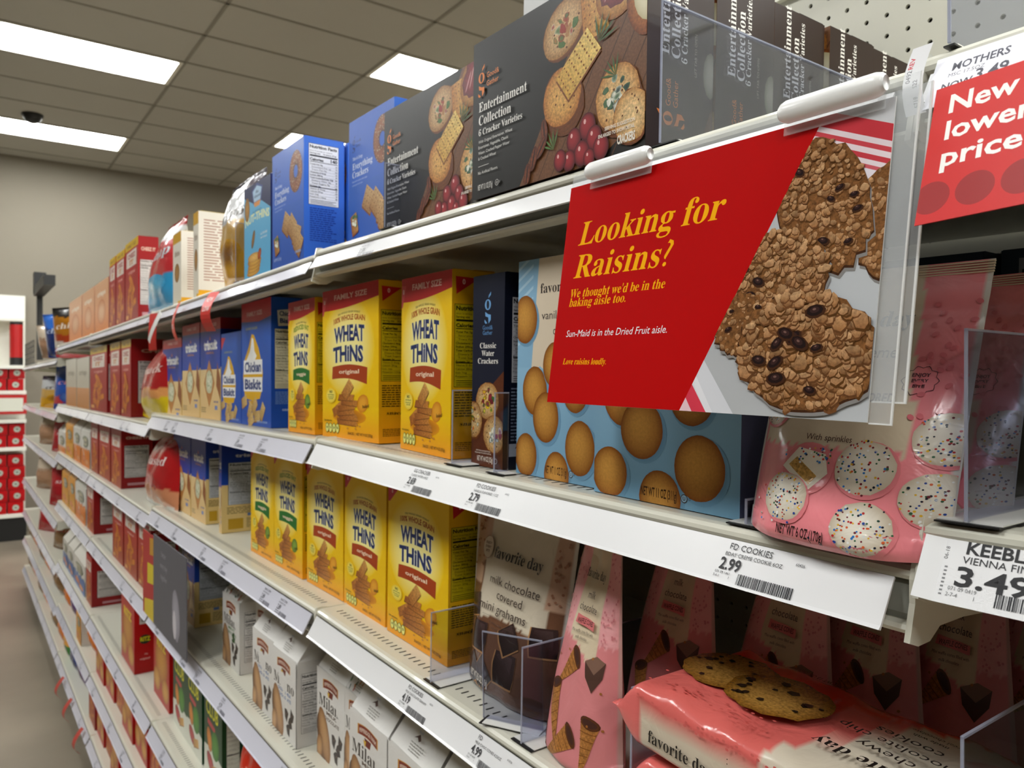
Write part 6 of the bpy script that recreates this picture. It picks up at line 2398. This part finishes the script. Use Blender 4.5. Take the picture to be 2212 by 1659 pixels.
# wire basket and dark stand at the gondola end
bk = link('wire_basket', None, None, (-6.95, .515, level(6, 1) + .006))
tag(bk, 'dark wire basket under the tilted chip bags at the gondola end', 'basket')
m = MB()
for i in range(8):
    m.box(-.3 + .12 * i, -.06, .03 * 0, -.296 + .12 * i, -.056, .16)
m.build('front_wire', BLACK, bk)
m = MB()
for k in range(5):
    m.box(-.3, -.062, .04 * k, .56, -.057, .04 * k + .004)
m.build('cross_wire', BLACK, bk)
MB().box(-.3, -.06, -.004, .56, .04, 0).build('basket_floor', BLACK, bk)
st = link('display_arm', None, None, (-7.05, .52, 1.80))
tag(st, 'black bracket arm rising above the chip bags at the gondola end', 'bracket')
MB().box(-.02, 0, 0, .02, .04, .62).build('post', BLACK, st)
MB().box(-.03, -.02, .50, .85, .05, .57).build('crossbar', BLACK, st)
MB().box(-.06, -.02, .52, .06, .06, .68).build('end_block', BLACK, st)

# ------------------------------------------------------------------ fixture along the end wall
fx = link('wall_fixture', None, None, (-9.88, -1.2, 0))
tag(fx, 'white shelving along the end wall stacked with red soda cases', 'shelving')
MB().box(0, 0, .12, .04, 1.82, 2.56).build('back_panel', FIXW, fx)
MB().box(.04, 0, 2.27, .30, 1.80, 2.30).build('upper_ledge', FIXW, fx)
ZS = (1.80, 1.54, 1.245, .960, .275)
for z_ in ZS:
    MB().box(.04, 0, z_ - .035, .52, 1.80, z_).build('shelf_board', FIXW, fx)
MB().box(.04, 0, 0, .50, 1.80, .235).build('kick_plate', BLACK, fx)
lab = {0: 'upper', 1: 'lower'}
nm = 0
rows_ = [(1.54, 2, 'under the topmost board'), (.960, 2, 'on the middle board'), (.275, 5, 'in the tall bottom stack')]
for zb, nrow, where in rows_:
    for r_ in range(nrow):
        for c_ in range(4):
            if zb < .3 and c_ == 3 and r_ > 2:
                continue
            yy = .44 - .150 * c_ + (.012 if r_ % 2 else 0)
            place('soda_case', 'soda_case', -9.66, yy, zb + .002 + .1215 * r_ - (0 if zb < 1.5 else 0), 'red soda case %s, layer %s up, column %s from the aisle' % (where, ['one', 'two', 'three', 'four', 'five'][r_], ['one', 'two', 'three', 'four'][c_]), 'case', 'red soda cases on the end wall')
sg = link('price_sign', None, None, (-9.34, .04, 1.30))
tag(sg, 'white price card with red border reading 2/$11 before the soda cases', 'sign')
MB().box(0, 0, 0, .01, .56, .20).build('card', REDM, sg)
A = Art()
A.rect(.03, .03, .53, .165, '#d9d9cc')
A.text('2/$11', .20, .055, .060, '#5a5a54', 'n')
link('sheet_marking', A.build('card_print', lambda x, y, l: (.01 + l * 20, x, y), PAPER), sg)
pk = link('snack_canister', None, None, (-9.5, .52, 1.883))
tag(pk, 'dark red and black canister standing on the end wall shelf beside a purple pack', 'canister')
for nm_, z0_, z1_, mt in (('can', 0, .34, REDM), ('lid', .34, .37, BLACK), ('base', -.08, 0, BLACK)):
    n = 18
    v = [(.06 * math.cos(6.2832 * i / n), .06 * math.sin(6.2832 * i / n), z_) for z_ in (z0_, z1_) for i in range(n)]
    link(nm_, mesh('can', v, [(i, (i + 1) % n, n + (i + 1) % n, n + i) for i in range(n)] + [tuple(range(n, 2 * n)), tuple(reversed(range(n)))], mt), pk)
